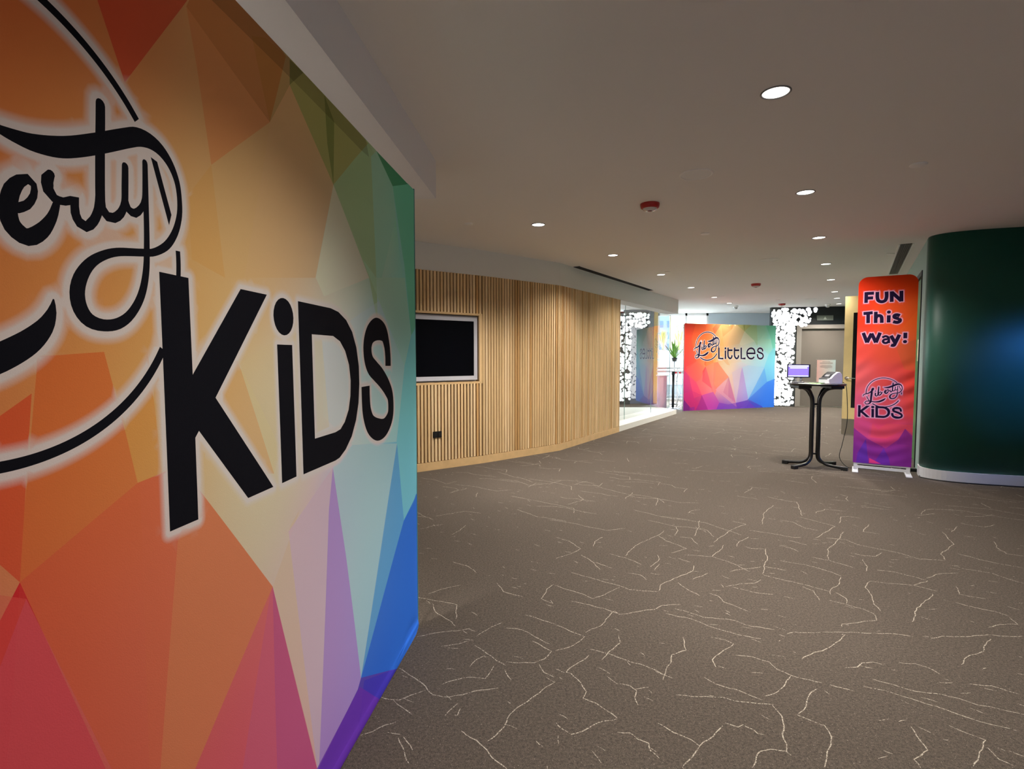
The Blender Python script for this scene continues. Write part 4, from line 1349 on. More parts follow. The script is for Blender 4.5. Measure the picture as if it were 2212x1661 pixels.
def place_fun(u, v):
    n = 0.0
    env = max(0.0, 1 - abs(v - 0.35) / 0.5)
    n += 0.0045 * env * math.sin(v * 46 + 3 * math.sin(u * 7)) * math.sin((u + 0.05) * 5)
    e2 = max(0.0, 1 - abs(v - 1.05) / 0.42) * max(0.0, (u - 0.25) / 0.3)
    n += 0.008 * e2 * math.sin((v - 0.5 * u) * 34)
    e3 = max(0.0, 1 - abs(v - 1.2) / 0.4) * max(0.0, (0.2 - u) / 0.25)
    n += 0.005 * e3 * math.sin((v - 0.8 * u) * 30)
    return FP0 + FDIR * u + FNN * (0.018 + n) + Vector((0, 0, v))


fc = FP0 + FDIR * 0.26
fun_b = empty('banner_stand', (fc.x, fc.y, 0), 'tall narrow orange to purple fabric banner reading FUN This Way! on silver feet', 'banner')
ink3 = Ink(0.008)
logo(ink3, 0.259, 0.970, 0.1735, 1.25)
for st in DES['funtext']:
    ink3.stroke(st, 0.026 if st in DES['funtext'][-5:-3] else 0.037, smooth=len(st) > 3, round_cap=False)
for p in DES['fundots']:
    ink3.dot(p[0], p[1], 0.019)
kids(ink3, lambda u: 0.009 + (u + 0.727) * 0.343, lambda v: 0.665 + (v - 1.06) * 0.2817, 0.31)
cr = 0.095
out3 = [(FL, FBm)] + [(FL + (FR - FL) * k / 10, FBm) for k in range(1, 11)] + [(FR, FBm + (FTp - cr - FBm) * k / 30) for k in range(1, 30)]
out3 += [(FR - cr + cr * math.cos(t * PI / 16), FTp - cr + cr * math.sin(t * PI / 16)) for t in range(0, 9)]
out3 += [(FL + cr - cr * math.sin(t * PI / 16), FTp - cr + cr * math.cos(t * PI / 16)) for t in range(0, 9)]
out3 += [(FL, FTp - cr - (FTp - cr - FBm) * k / 30) for k in range(1, 30)]
ctl3 = [(0, 2.3, 200, 45, 15), (0.27, 2.3, 205, 55, 15), (0.55, 2.3, 205, 62, 12), (0, 1.9, 215, 50, 28), (0.3, 1.9, 228, 75, 30), (0.55, 1.9, 215, 85, 30),
        (0, 1.5, 242, 75, 65), (0.3, 1.5, 240, 80, 55), (0.55, 1.5, 205, 85, 45), (0, 1.15, 252, 92, 95), (0.3, 1.15, 240, 75, 70), (0.55, 1.1, 225, 65, 55),
        (0, 0.8, 240, 90, 125), (0.3, 0.8, 238, 80, 90), (0.55, 0.8, 215, 70, 70), (0, 0.5, 200, 70, 130), (0.3, 0.5, 225, 65, 100), (0.55, 0.5, 190, 65, 110),
        (0, 0.2, 95, 48, 160), (0.3, 0.2, 150, 50, 140), (0.55, 0.2, 100, 40, 150)]
fac3 = [[[(0.60, 1.62), (0.36, 1.52), (0.45, 1.25), (0.60, 1.22)], (190, 90, 50), .5],
        [[(0.60, 2.0), (0.33, 1.62), (0.36, 1.52), (0.60, 1.62)], (225, 95, 30), .35],
        [[(-0.05, 0.55), (0.0, 0.50), (0.12, 0.40), (0.14, 0.05), (-0.05, 0.05)], (132, 44, 140), .8],
        [[(0.12, 0.40), (0.30, 0.30), (0.42, 0.42), (0.48, 0.55), (0.60, 0.42), (0.60, 0.05), (0.14, 0.05)], (128, 40, 138), .75],
        [[(0.10, 0.40), (0.02, 0.22), (0.0, 0.05), (0.14, 0.05)], (88, 46, 165), .8],
        [[(0.28, 0.30), (0.20, 0.14), (0.22, 0.05), (0.36, 0.05), (0.33, 0.2)], (92, 44, 165), .7],
        [[(0.48, 0.55), (0.40, 0.36), (0.60, 0.36)], (120, 36, 130), .5],
        [[(0.14, 0.17), (0.20, 0.14), (0.26, 0.11), (0.14, 0.11)], (225, 60, 120), .8],
        [[(0.14, 0.62), (0.22, 0.52), (0.30, 0.60), (0.60, 0.60), (0.60, 0.48), (0.48, 0.55), (0.30, 0.42), (0.12, 0.42)], (235, 80, 80), .4],
        [[(-0.05, 0.66), (0.16, 0.60), (0.14, 0.40), (-0.05, 0.55)], (205, 72, 125), .6]]
print_mesh('printed_panel', out3, fac3, ctl3, ink3, (30, 16, 52), (0.005, 0.009, 0.015), (236, 166, 196), 0.022, place_fun, fun_b, print_m, sig=0.11)
# purple side edge of the fabric tube and plain back
mb = MB()
out_side = [p for p in out3]
vs_f = [mb.bm.verts.new(place_fun(u, v)) for u, v in out_side]
vs_b = [mb.bm.verts.new(place_fun(u, v) - FNN * 0.036) for u, v in out_side]
for i in range(len(vs_f)):
    j = (i + 1) % len(vs_f)
    mb.bm.faces.new((vs_f[i], vs_f[j], vs_b[j], vs_b[i]))
mb.bm.faces.new(vs_b[::-1])
mb.build('back_sleeve', mat('purple_fabric', (78, 30, 120), 0.9), fun_b)
for s in (0.0, 0.525):
    mb = MB()
    p = FP0 + FDIR * s
    mb.box((p.x, p.y, 0.06), (0.036, 0.026, 0.10), rz=FA - PI / 2)
    mb.build('post', silver, fun_b)
    mb = MB()
    mb.box((p.x, p.y, 0.008), (0.062, 0.36, 0.016), rz=FA - PI / 2, bevel=0.006)
    mb.build('foot', silver, fun_b)
mb = MB()
p = FP0 + FDIR * 0.2625
mb.box((p.x, p.y, 0.092), (0.50, 0.022, 0.022), rz=FA - PI / 2)
mb.box((p.x, p.y, 0.048), (0.50, 0.026, 0.03), rz=FA - PI / 2)
mb.build('cross_rail', silver, fun_b)

# ------------------------------------------------------------------ screen on the slatted wall
c_tv = W0 + dd * (LA + 0.20)
tv = empty('wall_screen', (c_tv.x, c_tv.y, 1.10), 'black wall screen with white surround recessed in the slatted wall', 'television')
t0, t1, zt0, zt1 = LA - 0.44, LA + 0.893, 1.099, 1.912
mb = MB()
for a0, a1, z0, z1 in ((t0, t1, zt0, zt0 + 0.052), (t0, t1, zt1 - 0.06, zt1), (t0, t0 + 0.045, zt0 + 0.052, zt1 - 0.06), (t1 - 0.05, t1, zt0 + 0.052, zt1 - 0.06)):
    bar(mb, W0 + dd * a0, W0 + dd * a1, z0, z1, 0.07, -0.045)
mb.build('surround', mat('screen_surround', (196, 196, 204), 0.5), tv)
mb = MB()
bar(mb, W0 + dd * (t0 + 0.045), W0 + dd * (t1 - 0.05), zt0 + 0.052, zt1 - 0.06, 0.05, -0.052)
mb.build('screen', mat('screen_black', (6, 7, 12), 0.12, spec=0.5), tv)
oc = W0 + dd * (LA + 0.275)
ou = empty('wall_outlet', (oc.x, oc.y, 0.40), 'black outlet plate low on the slatted wall', 'outlet')
mb = MB()
bar(mb, oc - dd * 0.058, oc + dd * 0.058, 0.400, 0.476, 0.012, 0.015)
mb.build('plate', mat('outlet_black', (14, 14, 16), 0.4), ou)
mb = MB()
for q in (-0.028, 0.028):
    bar(mb, oc + dd * (q - 0.016), oc + dd * (q + 0.016), 0.415, 0.461, 0.003, 0.0175)
mb.build('socket', mat('socket_black', (26, 26, 28), 0.5), ou)

# ------------------------------------------------------------------ bar table and what stands on it
TC = V2((3.835, 6.70))
black = mat('black_powder_coat', (12, 13, 14), 0.32, spec=0.5)
tb = empty('bar_table', (TC.x, TC.y, 0), 'tall round bar table with four bent black tube legs', 'table')
TZ = 1.065
mb = MB()
mb.lathe((TC.x, TC.y, TZ - 0.022), [(0, 0.001), (0.316, 0.004), (0.317, 0.011), (0.317, 0.021), (0.30, 0.022), (0, 0.022)], 48)
mb.build('tabletop', mat('tabletop_laminate', (110, 106, 106), 0.25, noise=0.05, nscale=14), tb)
mb = MB()
mb.lathe((TC.x, TC.y, TZ - 0.024), [(0.300, 0), (0.322, 0.001), (0.327, 0.011), (0.3235, 0.0215), (0.3225, 0.0235), (0.318, 0.0235), (0.318, 0.004), (0.300, 0.003), (0.300, 0)], 48)
mb.build('edge_band', black, tb)
LR = az(100)
LF = az(10)
tops = MB()
for sx, sy in ((-1, -1), (-1, 1), (1, -1), (1, 1)):
    d1 = (LR * sx + LF * (sy * 0.62))
    base = TC + LR * (0.040 * sx) + LF * (0.022 * sy)
    mb = MB()
    pts = [V2(TC + LR * (0.245 * sx) + LF * (0.15 * sy), 1.012), V2(TC + LR * (0.17 * sx) + LF * (0.10 * sy), 1.010),
           V2(TC + LR * (0.105 * sx) + LF * (0.055 * sy), 0.985), V2(TC + LR * (0.065 * sx) + LF * (0.03 * sy), 0.925), V2(base, 0.84),
           V2(base, 0.6), V2(base, 0.3), V2(base, 0.16), V2(base + d1 * 0.02, 0.095), V2(base + d1 * 0.075, 0.05), V2(base + d1 * 0.15, 0.034), V2(base + d1 * 0.25, 0.026)]
    mb.tube(pts, 0.0185, 14, smooth_path=4)
    lg = mb.build('leg', black, tb)
    mb = MB()
    e = base + d1 * 0.245
    mb.box((e.x, e.y, 0.022), (0.055, 0.07, 0.044), rz=math.atan2(d1.x, d1.y), bevel=0.006)
    mb.build('foot_cap', mat('black_rubber', (16, 16, 17), 0.7), lg)
mb = MB()
for sx in (-1, 1):
    c = TC + LR * (0.185 * sx)
    mb.box((c.x, c.y, 1.024), (0.15, 0.34, 0.038), rz=math.radians(10), bevel=0.004)
mb.build('mounting_bracket', mat('bracket_black', (20, 20, 20), 0.5), tb)
for z in (0.80, 0.17):
    mb = MB()
    mb.tube([V2(TC - LR * 0.045, z), V2(TC + LR * 0.045, z)], 0.012, 10)
    mb.build('crossbar', black, tb)

RT = math.radians(-8)
# tablet kiosk
tp = TC + LR * -0.205 + LF * 0.03
kio = empty('tablet_stand', (tp.x, tp.y, TZ), 'small tablet with lit purple page on grey stand, on the bar table', 'tablet')
tdir = az(102)
tnn = perp(tdir)
mb = MB()
mb.box((tp.x, tp.y, TZ + 0.010), (0.12, 0.10, 0.020), rz=math.radians(12), bevel=0.005)
mb.build('base', mat('stand_grey', (120, 120, 124), 0.4), kio)
mb = MB()
for q in (-0.03, 0.03):
    mb = MB()
    c = tp + tdir * q
    mb.tube([V2(c, TZ + 0.02), V2(c + tnn * 0.005, TZ + 0.05), V2(c, TZ + 0.085)], 0.012, 10)
    mb.build('stand_arm', mat('stand_pale', (206, 208, 210), 0.35), kio)
mb = MB()
w2_, z0_, z1_ = 0.134, TZ + 0.068, TZ + 0.235
bar(mb, tp - tdir * w2_, tp + tdir * w2_, z0_, z1_, 0.018, 0.022)
mb.build('tablet', mat('tablet_black', (16, 20, 34), 0.3), kio)
mb = MB()
bar(mb, tp - tdir * (w2_ - 0.010), tp + tdir * (w2_ - 0.020), z0_ + 0.012, z1_ - 0.010, 0.002, 0.0238)
scr = mb.build('display', mat('display_purple', (120, 100, 220), 0.3, emit=(132, 110, 238), estr=0.95), kio)
mb = MB()
bar(mb, tp - tdir * (w2_ - 0.012), tp + tdir * (w2_ - 0.022), z1_ - 0.030, z1_ - 0.013, 0.0008, 0.0248)
bar(mb, tp - tdir * (w2_ - 0.030), tp + tdir * (w2_ - 0.038), z1_ - 0.052, z1_ - 0.038, 0.0008, 0.0248)
bar(mb, tp - tdir * (w2_ - 0.012), tp + tdir * (w2_ - 0.022), z0_ + 0.014, z0_ + 0.026, 0.0008, 0.0248)
mb.build('page_bar', mat('display_bars', (205, 215, 250), 0.3, emit=(200, 212, 250), estr=0.95), scr)

# label printer
pp = TC + LR * 0.115 + LF * -0.12
pr = empty('label_printer', (pp.x, pp.y, TZ), 'small white label printer with dark lid on the bar table', 'printer')
PX = az(160)
PY = perp(PX)                       # printer's front, towards the camera
prof = [(-0.115, 0), (0.105, 0), (0.115, 0.01), (0.112, 0.062), (0.072, 0.070), (0.02, 0.112), (-0.035, 0.142), (-0.075, 0.145), (-0.108, 0.115), (-0.118, 0.06)]


def prof_body(mbx, w0, w1, pr_):
    a = [mbx.bm.verts.new(V2(pp + PX * w0 + PY * q[0], TZ + q[1])) for q in pr_]
    b = [mbx.bm.verts.new(V2(pp + PX * w1 + PY * q[0], TZ + q[1])) for q in pr_]
    mbx.bm.faces.new(a); mbx.bm.faces.new(b[::-1])
    for i in range(len(a)):
        j = (i + 1) % len(a)
        mbx.bm.faces.new((a[i], b[i], b[j], a[j]))


mb = MB()
prof_body(mb, -0.072, 0.072, prof)
ob = mb.build('body', mat('printer_white', (232, 234, 242), 0.35), pr)
bv = ob.modifiers.new('bevel', 'BEVEL'); bv.width = 0.006; bv.segments = 2
mb = MB()
prof_body(mb, -0.066, 0.048, [(0.108, 0.058), (0.116, 0.066), (0.075, 0.076), (0.022, 0.119), (-0.03, 0.147), (-0.034, 0.137), (0.018, 0.108), (0.07, 0.066)])
ld = mb.build('lid', mat('printer_lid', (42, 44, 48), 0.3), pr)
mb = MB()
prof_body(mb, -0.035, 0.022, [(0.060, 0.0905), (0.030, 0.1145), (0.029, 0.113), (0.059, 0.089)])
mb.build('lid_label', mat('lid_label', (150, 152, 156), 0.4), ld)
# acrylic holder with a printed notice
hp2 = TC + LR * 0.145 + LF * 0.10
sg = empty('sign_holder', (hp2.x, hp2.y, TZ), 'upright clear holder with printed notice sheet behind the label printer', 'sign')
hd = az(102)
hn = perp(hd)
mb = MB()
bar(mb, hp2 - hd * 0.116, hp2 + hd * 0.116, TZ + 0.004, TZ + 0.305, 0.003, 0.006)
bar(mb, hp2 - hd * 0.116, hp2 + hd * 0.116, TZ, TZ + 0.004, 0.09, 0.05)
mb.build('acrylic_stand', glass_mat('acrylic', 1.45, (0.97, 0.98, 0.98)), sg)
mb = MB()
NS = 12
tone3 = mb.bm.loops.layers.float_color.new('print')
for i in range(NS):
    a_, b_ = -0.108 + 0.216 * i / NS, -0.108 + 0.216 * (i + 1) / NS
    f = mb.quad([V2(hp2 + hd * a_ + hn * 0.0015, TZ + 0.010), V2(hp2 + hd * b_ + hn * 0.0015, TZ + 0.010), V2(hp2 + hd * b_ + hn * 0.0015, TZ + 0.292), V2(hp2 + hd * a_ + hn * 0.0015, TZ + 0.292)])
    for l, t in zip(f.loops, (i, i + 1, i + 1, i)):
        t /= NS
        c = np.interp(t, [0, .12, .13, .5, .88, .9, 1], [0] * 7)
        A3_, B3_ = np.array(lin((242, 190, 170))), np.array(lin((222, 240, 232)))
        cc = A3_ * (1 - t) + B3_ * t
        l[tone3] = (*cc, 1)
sh = mb.build('printed_sheet', print_m, sg, normals=False)
mb = MB()
for z, w, h in ((0.266, 0.045, 0.006), (0.246, 0.075, 0.009), (0.222, 0.055, 0.004), (0.210, 0.07, 0.004), (0.198, 0.07, 0.004), (0.184, 0.018, 0.004)):
    bar(mb, hp2 - hd * w, hp2 + hd * w, TZ + z, TZ + z + h, 0.0004, 0.0024)
mb.build('text_line', mat('notice_ink', (176, 160, 146), 0.7), sh)
# paper sheets, a small white device, a pen pot
q = TC + LR * -0.14 + LF * -0.17
mb = MB()
mb.box((q.x, q.y, TZ + 0.0025), (0.21, 0.15, 0.004), rz=math.radians(8))
tag(mb.build('paper_sheet', mat('paper', (240, 242, 228), 0.7)), 'white paper sheets lying flat on the left side of the bar table', 'paper')
mb = MB()
mb.box((q.x + 0.065, q.y + 0.0, TZ + 0.0062), (0.14, 0.12, 0.003), rz=math.radians(-16))
tag(mb.build('green_card', mat('green_card', (150, 214, 120), 0.6)), 'light green card lying on the white paper on the bar table', 'card')
q = TC + LR * 0.03 + LF * -0.255
mb = MB()
mb.box((q.x, q.y, TZ + 0.012), (0.05, 0.035, 0.022), rz=math.radians(20), bevel=0.007)
tag(mb.build('card_reader', mat('reader_white', (238, 238, 240), 0.3)), 'tiny white device at the front edge of the bar table', 'device')
q = TC + LR * 0.255 + LF * 0.05
pc = empty('pen_cup', (q.x, q.y, TZ), 'small dark blue cup right of the label printer on the bar table', 'cup')
mb = MB()
mb.lathe((q.x, q.y, TZ), [(0, 0), (0.018, 0), (0.02, 0.05), (0.017, 0.05), (0.015, 0.006), (0, 0.006)], 16)
mb.build('cup', mat('navy_plastic', (22, 24, 66), 0.4), pc)
mb = MB()
mb.tube([(q.x, q.y, TZ + 0.008), (q.x + 0.012, q.y, TZ + 0.085)], 0.004, 8)
mb.build('pen', mat('navy_pen', (30, 30, 90), 0.4), pc)
# cable dropping from the table to the floor and on behind the banner
cb = mat('black_cable', (14, 14, 15), 0.5)
mb = MB()
s0 = TC + LR * 0.25 + LF * 0.06
mb.tube([V2(s0, TZ + 0.006), V2(TC + LR * 0.335 + LF * 0.05, TZ + 0.005), V2((4.195, 6.66), 0.97), (4.24, 6.70, 0.6), (4.215, 6.74, 0.3), (4.17, 6.72, 0.12), (4.22, 6.64, 0.012), (4.33, 6.61, 0.005), (4.50, 6.50, 0.005)], 0.004, 8, smooth_path=8)
tag(mb.build('power_cable', cb), 'thin black cable hanging from the bar table down to the carpet', 'cable')

# power gear on the carpet behind the tall banner
q = V2((4.55, 6.62))
ps = empty('power_strip', (q.x, q.y, 0), 'black power strip lying on the carpet behind the tall banner', 'power strip')
mb = MB()
mb.box((q.x, q.y, 0.018), (0.34, 0.06, 0.036), rz=FA - PI / 2 + 0.1, bevel=0.006)
mb.build('strip_body', cb, ps)
mb = MB()
mb.box((q.x - 0.07, q.y + 0.045, 0.05), (0.06, 0.05, 0.03), rz=0.6, bevel=0.004)
mb.build('plug', mat('plug_black', (20, 20, 20), 0.4), ps)
q = V2((4.86, 6.46))
mb = MB()
mb.box((q.x, q.y, 0.02), (0.16, 0.075, 0.038), rz=FA - PI / 2 - 0.1, bevel=0.008)
tag(mb.build('power_adapter', cb), 'black power adapter box on the carpet behind the right foot of the tall banner', 'adapter')
mb = MB()
cp = [(4.735, 6.57, 0.02), (4.76, 6.56, 0.012), (4.79, 6.53, 0.012)]
mb.tube(cp, 0.004, 8, smooth_path=6)
tag(mb.build('adapter_lead', cb), 'short black lead between power strip and adapter behind the tall banner', 'cable')
path = [V2((4.93, 6.38), 0.008), V2((4.86, 6.26), 0.006), V2((4.80, 6.20), 0.006)] + [V2(p, 0.006) for p in offset_plan(plan, 0.045)[::-1][4:18:2]] + [V2((5.53, 5.615), 0.006), V2((6.2, 5.40), 0.006), V2((7.2, 5.08), 0.006), V2((8.6, 4.62), 0.006)]
mb = MB()
mb.tube(path, 0.006, 8, smooth_path=6)
tag(mb.build('floor_cable', cb), 'black cable running along the foot of the dark green wall', 'cable')

# ------------------------------------------------------------------ ceiling fittings
lens_m = mat('lamp_lens', (255, 250, 240), 0.4, emit=(255, 248, 236), estr=6.0)
trim_m = mat('lamp_trim', (120, 120, 122), 0.4)


def downlight_proto():
    r = empty('ceiling_downlight', (0, 0, CEIL), 'x', 'ceiling light')
    mb = MB()
    mb.lathe((0, 0, CEIL), [(0.064, -0.001), (0.074, -0.001), (0.075, -0.004), (0.072, -0.006), (0.066, -0.006), (0.064, -0.001)], 40)
    mb.build('trim_ring', trim_m, r)
    mb = MB()
    mb.lathe((0, 0, CEIL), [(0.0645, -0.0015), (0.062, -0.0025), (0, -0.003)], 40)
    mb.build('lens', lens_m, r)
    return r


dl = downlight_proto()


def beam(x, y, k, cone=138):
    l = bpy.data.lights.new('downlight_beam', 'SPOT')
    l.energy, l.color = SPOT_W * k, SPOT_COL
    l.spot_size, l.spot_blend, l.shadow_soft_size = math.radians(cone), 1.0, 0.06
    o = bpy.data.objects.new('downlight_beam', l)
    o.location = (x, y, CEIL - 0.012)
    COL.objects.link(o)


GAIN_A = [1.50, 1.15, 0.95, 1.2, 1.3, 0.95, 1.3, 1.5]     # strength per downlight, set lamp by lamp
GAIN_B = [1.6, 0.82, 0.70, 0.9, 1.8, 0.4]
RowA = [(1.369, 2.839), (2.450, 4.522), (3.539, 6.219), (4.651, 7.971), (5.694, 9.589), (6.830, 11.357), (7.643, 12.611), (8.496, 13.930)]
RowB = [(0.274, 5.615), (1.366, 7.286), (2.496, 8.998), (3.563, 10.675), (4.684, 12.415), (5.595, 13.80)]
names_a = ['nearest bright round downlight, alone high in the grey ceiling', 'second downlight of the right row counting from the camera', 'third downlight of the right row, above and before the tall banner',
           'fourth downlight of the right row, just past the large ceiling speaker', 'fifth downlight of the right row', 'sixth downlight of the right row, above the timber door side', 'seventh downlight of the right row, small', 'last and smallest downlight of the right row beside the timber door']
names_b = ['nearest downlight of the left row, over the slatted wall with the screen', 'second downlight of the left row, above the end of the slatted wall', 'third downlight of the left row, right of the black slot vent',
           'fourth downlight of the left row, before the small backdrop', 'fifth downlight of the left row, above the small backdrop', 'last and smallest downlight of the left row above the small backdrop']
first = True
for (row, names, grp) in ((RowA, names_a, 'downlights of the right row'), (RowB, names_b, 'downlights of the left row')):
    for (x, y), nm, k in zip(row, names, GAIN_A if row is RowA else GAIN_B):
        if first:
            o = dl
            first = False
        else:
            o = dl.copy()
            COL.objects.link(o)
            for ch in list(dl.children):
                if ch.type != 'MESH': continue
                c = ch.copy()
                c.parent = o
                COL.objects.link(c)
        o.location = (x, y, CEIL)
        o['label'] = nm
        o['category'] = 'ceiling light'
        o['group'] = grp
        beam(x, y, k, 118 if y < 3 else (150 if y > 12 else 138))
# unseen beams without fittings, behind and above the camera
for (x, y, k) in ((-2.1, 1.1, 5.0), (0.29, 1.14, 0.60), (-0.80, -0.55, 0.06), (2.6, 0.4, 0.22), (1.5, -1.7, 0.2), (4.6, 2.0, 0.25)):  # first one added behind the backdrop to brighten the boxed beam
    beam(x, y, k, 104)

cfit = mat('ceiling_fitting', (246, 245, 243), 0.5)
grill = mat('speaker_grille', (240, 240, 238), 0.7)
for (x, y, r, lab) in ((1.386, 4.082, 0.125, 'large flat round ceiling speaker nearer the camera, with pale rim'), (3.650, 7.631, 0.135, 'round flat ceiling speaker further off, between the two rows of downlights'),
                       (7.10, 12.75, 0.13, 'distant round flat ceiling speaker before the disc screen')):
    s = empty('ceiling_speaker', (x, y, CEIL), lab, 'speaker', 'ceiling speakers')
    mb = MB()
    mb.lathe((x, y, CEIL), [(r * 0.86, -0.0005), (r * 0.88, -0.009), (r * 0.96, -0.008), (r, -0.0005)], 48)
    mb.build('rim', cfit, s)
    mb = MB()
    mb.lathe((x, y, CEIL), [(r * 0.87, -0.004), (0.006, -0.007), (0, -0.007)], 48)
    mb.build('grille', grill, s)
red = mat('alarm_red', (168, 28, 26), 0.4)
for (x, y, lab) in ((1.239, 4.860, 'red ceiling alarm nearest the camera'), (4.605, 10.135, 'red ceiling alarm in the middle distance, above the small backdrop side'), (7.016, 13.930, 'farthest red ceiling alarm before the disc screen')):
    s = empty('fire_alarm', (x, y, CEIL), lab, 'alarm', 'red ceiling alarms')
    mb = MB()
    mb.lathe((x, y, CEIL), [(0, 0), (0.084, 0), (0.086, -0.01), (0.080, -0.036), (0.070, -0.044), (0, -0.044)], 32)
    mb.build('housing', red, s)
    mb = MB()
    mb.lathe((x, y, CEIL), [(0.062, -0.044), (0.058, -0.056), (0.035, -0.064), (0, -0.066)], 28)
    mb.build('clear_lens', mat('alarm_lens', (205, 196, 196), 0.15), s)
    mb = MB()
    mb.lathe((x, y, CEIL), [(0.026, -0.060), (0.02, -0.070), (0, -0.072)], 16)
    mb.build('strobe', mat('alarm_strobe', (120, 70, 74), 0.3), s)
for (x, y, r, lab) in ((2.902, 3.879, 0.055, 'round white ceiling cover plate right of the large speaker'), (-0.449, 5.577, 0.048, 'round white ceiling cover plate beside the big backdrop top'),
                       (2.151, 6.011, 0.05, 'round white ceiling cover plate behind the nearest red alarm'), (2.52, 8.72, 0.045, 'round white ceiling cover plate just before the third left row downlight'),
                       (5.05, 7.18, 0.045, 'round white ceiling cover plate left of the long air grille'), (4.72, 12.05, 0.045, 'round white ceiling cover plate beside the fifth left row downlight'),
                       (6.45, 13.0, 0.045, 'round white ceiling cover plate near the distant ceiling speaker')):
    mb = MB()
    mb.lathe((x, y, CEIL), [(0, 0), (r, 0), (r, -0.005), (r * 0.9, -0.010), (0, -0.012)], 28)
    tag(mb.build('sprinkler_cover', cfit), lab, 'cover plate', 'ceiling cover plates')
for (x, y, lab) in ((8.28, 14.05, 'white dome camera on the ceiling before the black lift wall'), (6.079, 14.566, 'white dome camera on the ceiling above the small backdrop')):
    s = empty('dome_camera', (x, y, CEIL), lab, 'camera', 'dome cameras')
    mb = MB()
    mb.lathe((x, y, CEIL), [(0, 0), (0.066, 0), (0.066, -0.03), (0.060, -0.038), (0, -0.038)], 28)
    mb.build('camera_base', cfit, s)
    mb = MB()
    mb.lathe((x, y, CEIL), [(0.055, -0.038), (0.050, -0.062), (0.032, -0.082), (0, -0.090)], 28)
    mb.build('dome', mat('dome_grey', (190, 192, 192), 0.2), s)
# slot vent along the bulkhead
sv = empty('slot_vent', (1.9, 9.68, CEIL), 'long thin black slot vent in the ceiling along the white bulkhead', 'vent')
s0v, s1v = V2((0.985, 8.20)), V2((2.875, 11.11))
mb = MB()
bar(mb, s0v, s1v, CEIL - 0.006, CEIL, 0.11, 0.055)
mb.build('slot', mat('slot_black', (6, 6, 6), 0.9), sv)
mb = MB()
for off in (0.0625, -0.056):
    bar(mb, s0v, s1v, CEIL - 0.005, CEIL, 0.0065, off)
mb.build('slot_edge', cfit, sv)
# air grille by the green corner
gv = empty('air_grille', (5.5, 7.75, CEIL), 'long louvred air grille in the ceiling beside the green corner', 'vent')
g0, g1 = V2((4.80, 6.56)), V2((6.33, 8.92))
mb = MB()
bar(mb, g0, g1, CEIL - 0.002, CEIL, 0.12, 0.06)
mb.build('duct_back', mat('duct_dark', (40, 40, 38), 0.8), gv)
mb = MB()
n_l = 60
gd = (g1 - g0)
gl_ = gd.length
gd.normalize()
gn = perp(gd)
for k in range(6):
    o_ = -0.05 + 0.02 * k
    bar(mb, g0, g1, CEIL - 0.009, CEIL - 0.002, 0.007, o_ + 0.0035)
for k in range(int(gl_ / 0.045)):
    c = g0 + gd * (0.02 + 0.045 * k)
    mb.box((c.x, c.y, CEIL - 0.006), (0.115, 0.012, 0.006), rz=math.radians(33))
mb.build('louvre', mat('louvre_grey', (120, 118, 112), 0.6), gv)
mb = MB()
bar(mb, g0, g1, CEIL - 0.008, CEIL, 0.018, 0.078)
bar(mb, g0, g1, CEIL - 0.008, CEIL, 0.018, -0.060)
mb.build('grille_frame', cfit, gv)

# ------------------------------------------------------------------ things between the glass and the small backdrop
def stanchion(x, y, lab):
    s = empty('queue_post', (x, y, 0), lab, 'stanchion')
    mb = MB()
    mb.lathe((x, y, 0), [(0, 0), (0.17, 0), (0.175, 0.01), (0.16, 0.022), (0.05, 0.04), (0, 0.04)], 32)
    mb.build('base', mat('post_base', (70, 76, 82), 0.3, metal=0.5), s)
    mb = MB()
    mb.tube([(x, y, 0.035), (x, y, 0.91)], 0.031, 20)
    mb.build('post', black, s)
    mb = MB()
    mb.lathe((x, y, 0.91), [(0, 0), (0.042, 0), (0.044, 0.02), (0.044, 0.075), (0.036, 0.09), (0, 0.092)], 24)
    mb.build('belt_head', black, s)
    return s


s1_ = stanchion(4.32, 14.25, 'black queue post left of the small backdrop')
bA, bB = V2((4.355, 14.275)), V2((5.235, 14.285))
bd_ = (bB - bA)
mb = MB()
nb2 = 14
layer = mb.bm.loops.layers.float_color.new('print')
for i in range(nb2):
    f = mb.quad([V2(bA + bd_ * (i / nb2), 0.942), V2(bA + bd_ * ((i + 1) / nb2), 0.942), V2(bA + bd_ * ((i + 1) / nb2), 0.985), V2(bA + bd_ * (i / nb2), 0.985)])
    c = lin((206, 30, 44)) if i % 2 == 0 else lin((236, 232, 232))
    for l in f.loops: l[layer] = (*c, 1)
mb.build('belt', print_m, s1_, normals=False)

# white hand rail
hr = empty('hand_rail', (4.9, 15.0, 0), 'white double hand rail left of the small backdrop', 'rail')
ra, rb = V2((4.02, 14.75)), V2((6.0, 15.45))
mb = MB()
for z in (1.075, 0.985):
    mb.tube([V2(ra, z), V2(rb, z)], 0.024, 12)
mb.build('rail', wf, hr)
for t in (0.32, 0.95):
    mb = MB()
    q = ra + (rb - ra) * t
    mb.tube([V2(q, 0.0), V2(q, 1.07)], 0.016, 10)
    mb.build('post', wf, hr)
# white pedestal, the backdrop's pink reflection put into its colour
q = V2((4.13, 14.62))
pd = empty('pedestal', (q.x, q.y, 0), 'white pedestal with painted-in pink reflection and white top behind the end of the glass', 'pedestal')
mb = MB()
mb.box((q.x, q.y, 0.43), (0.20, 0.22, 0.86))
mb.build('column', mat('pink_reflection_tint', (224, 204, 214), 0.6), pd)
mb = MB()
mb.box((q.x, q.y, 0.875), (0.27, 0.28, 0.03), bevel=0.006)
mb.build('top_plate', wf, pd)


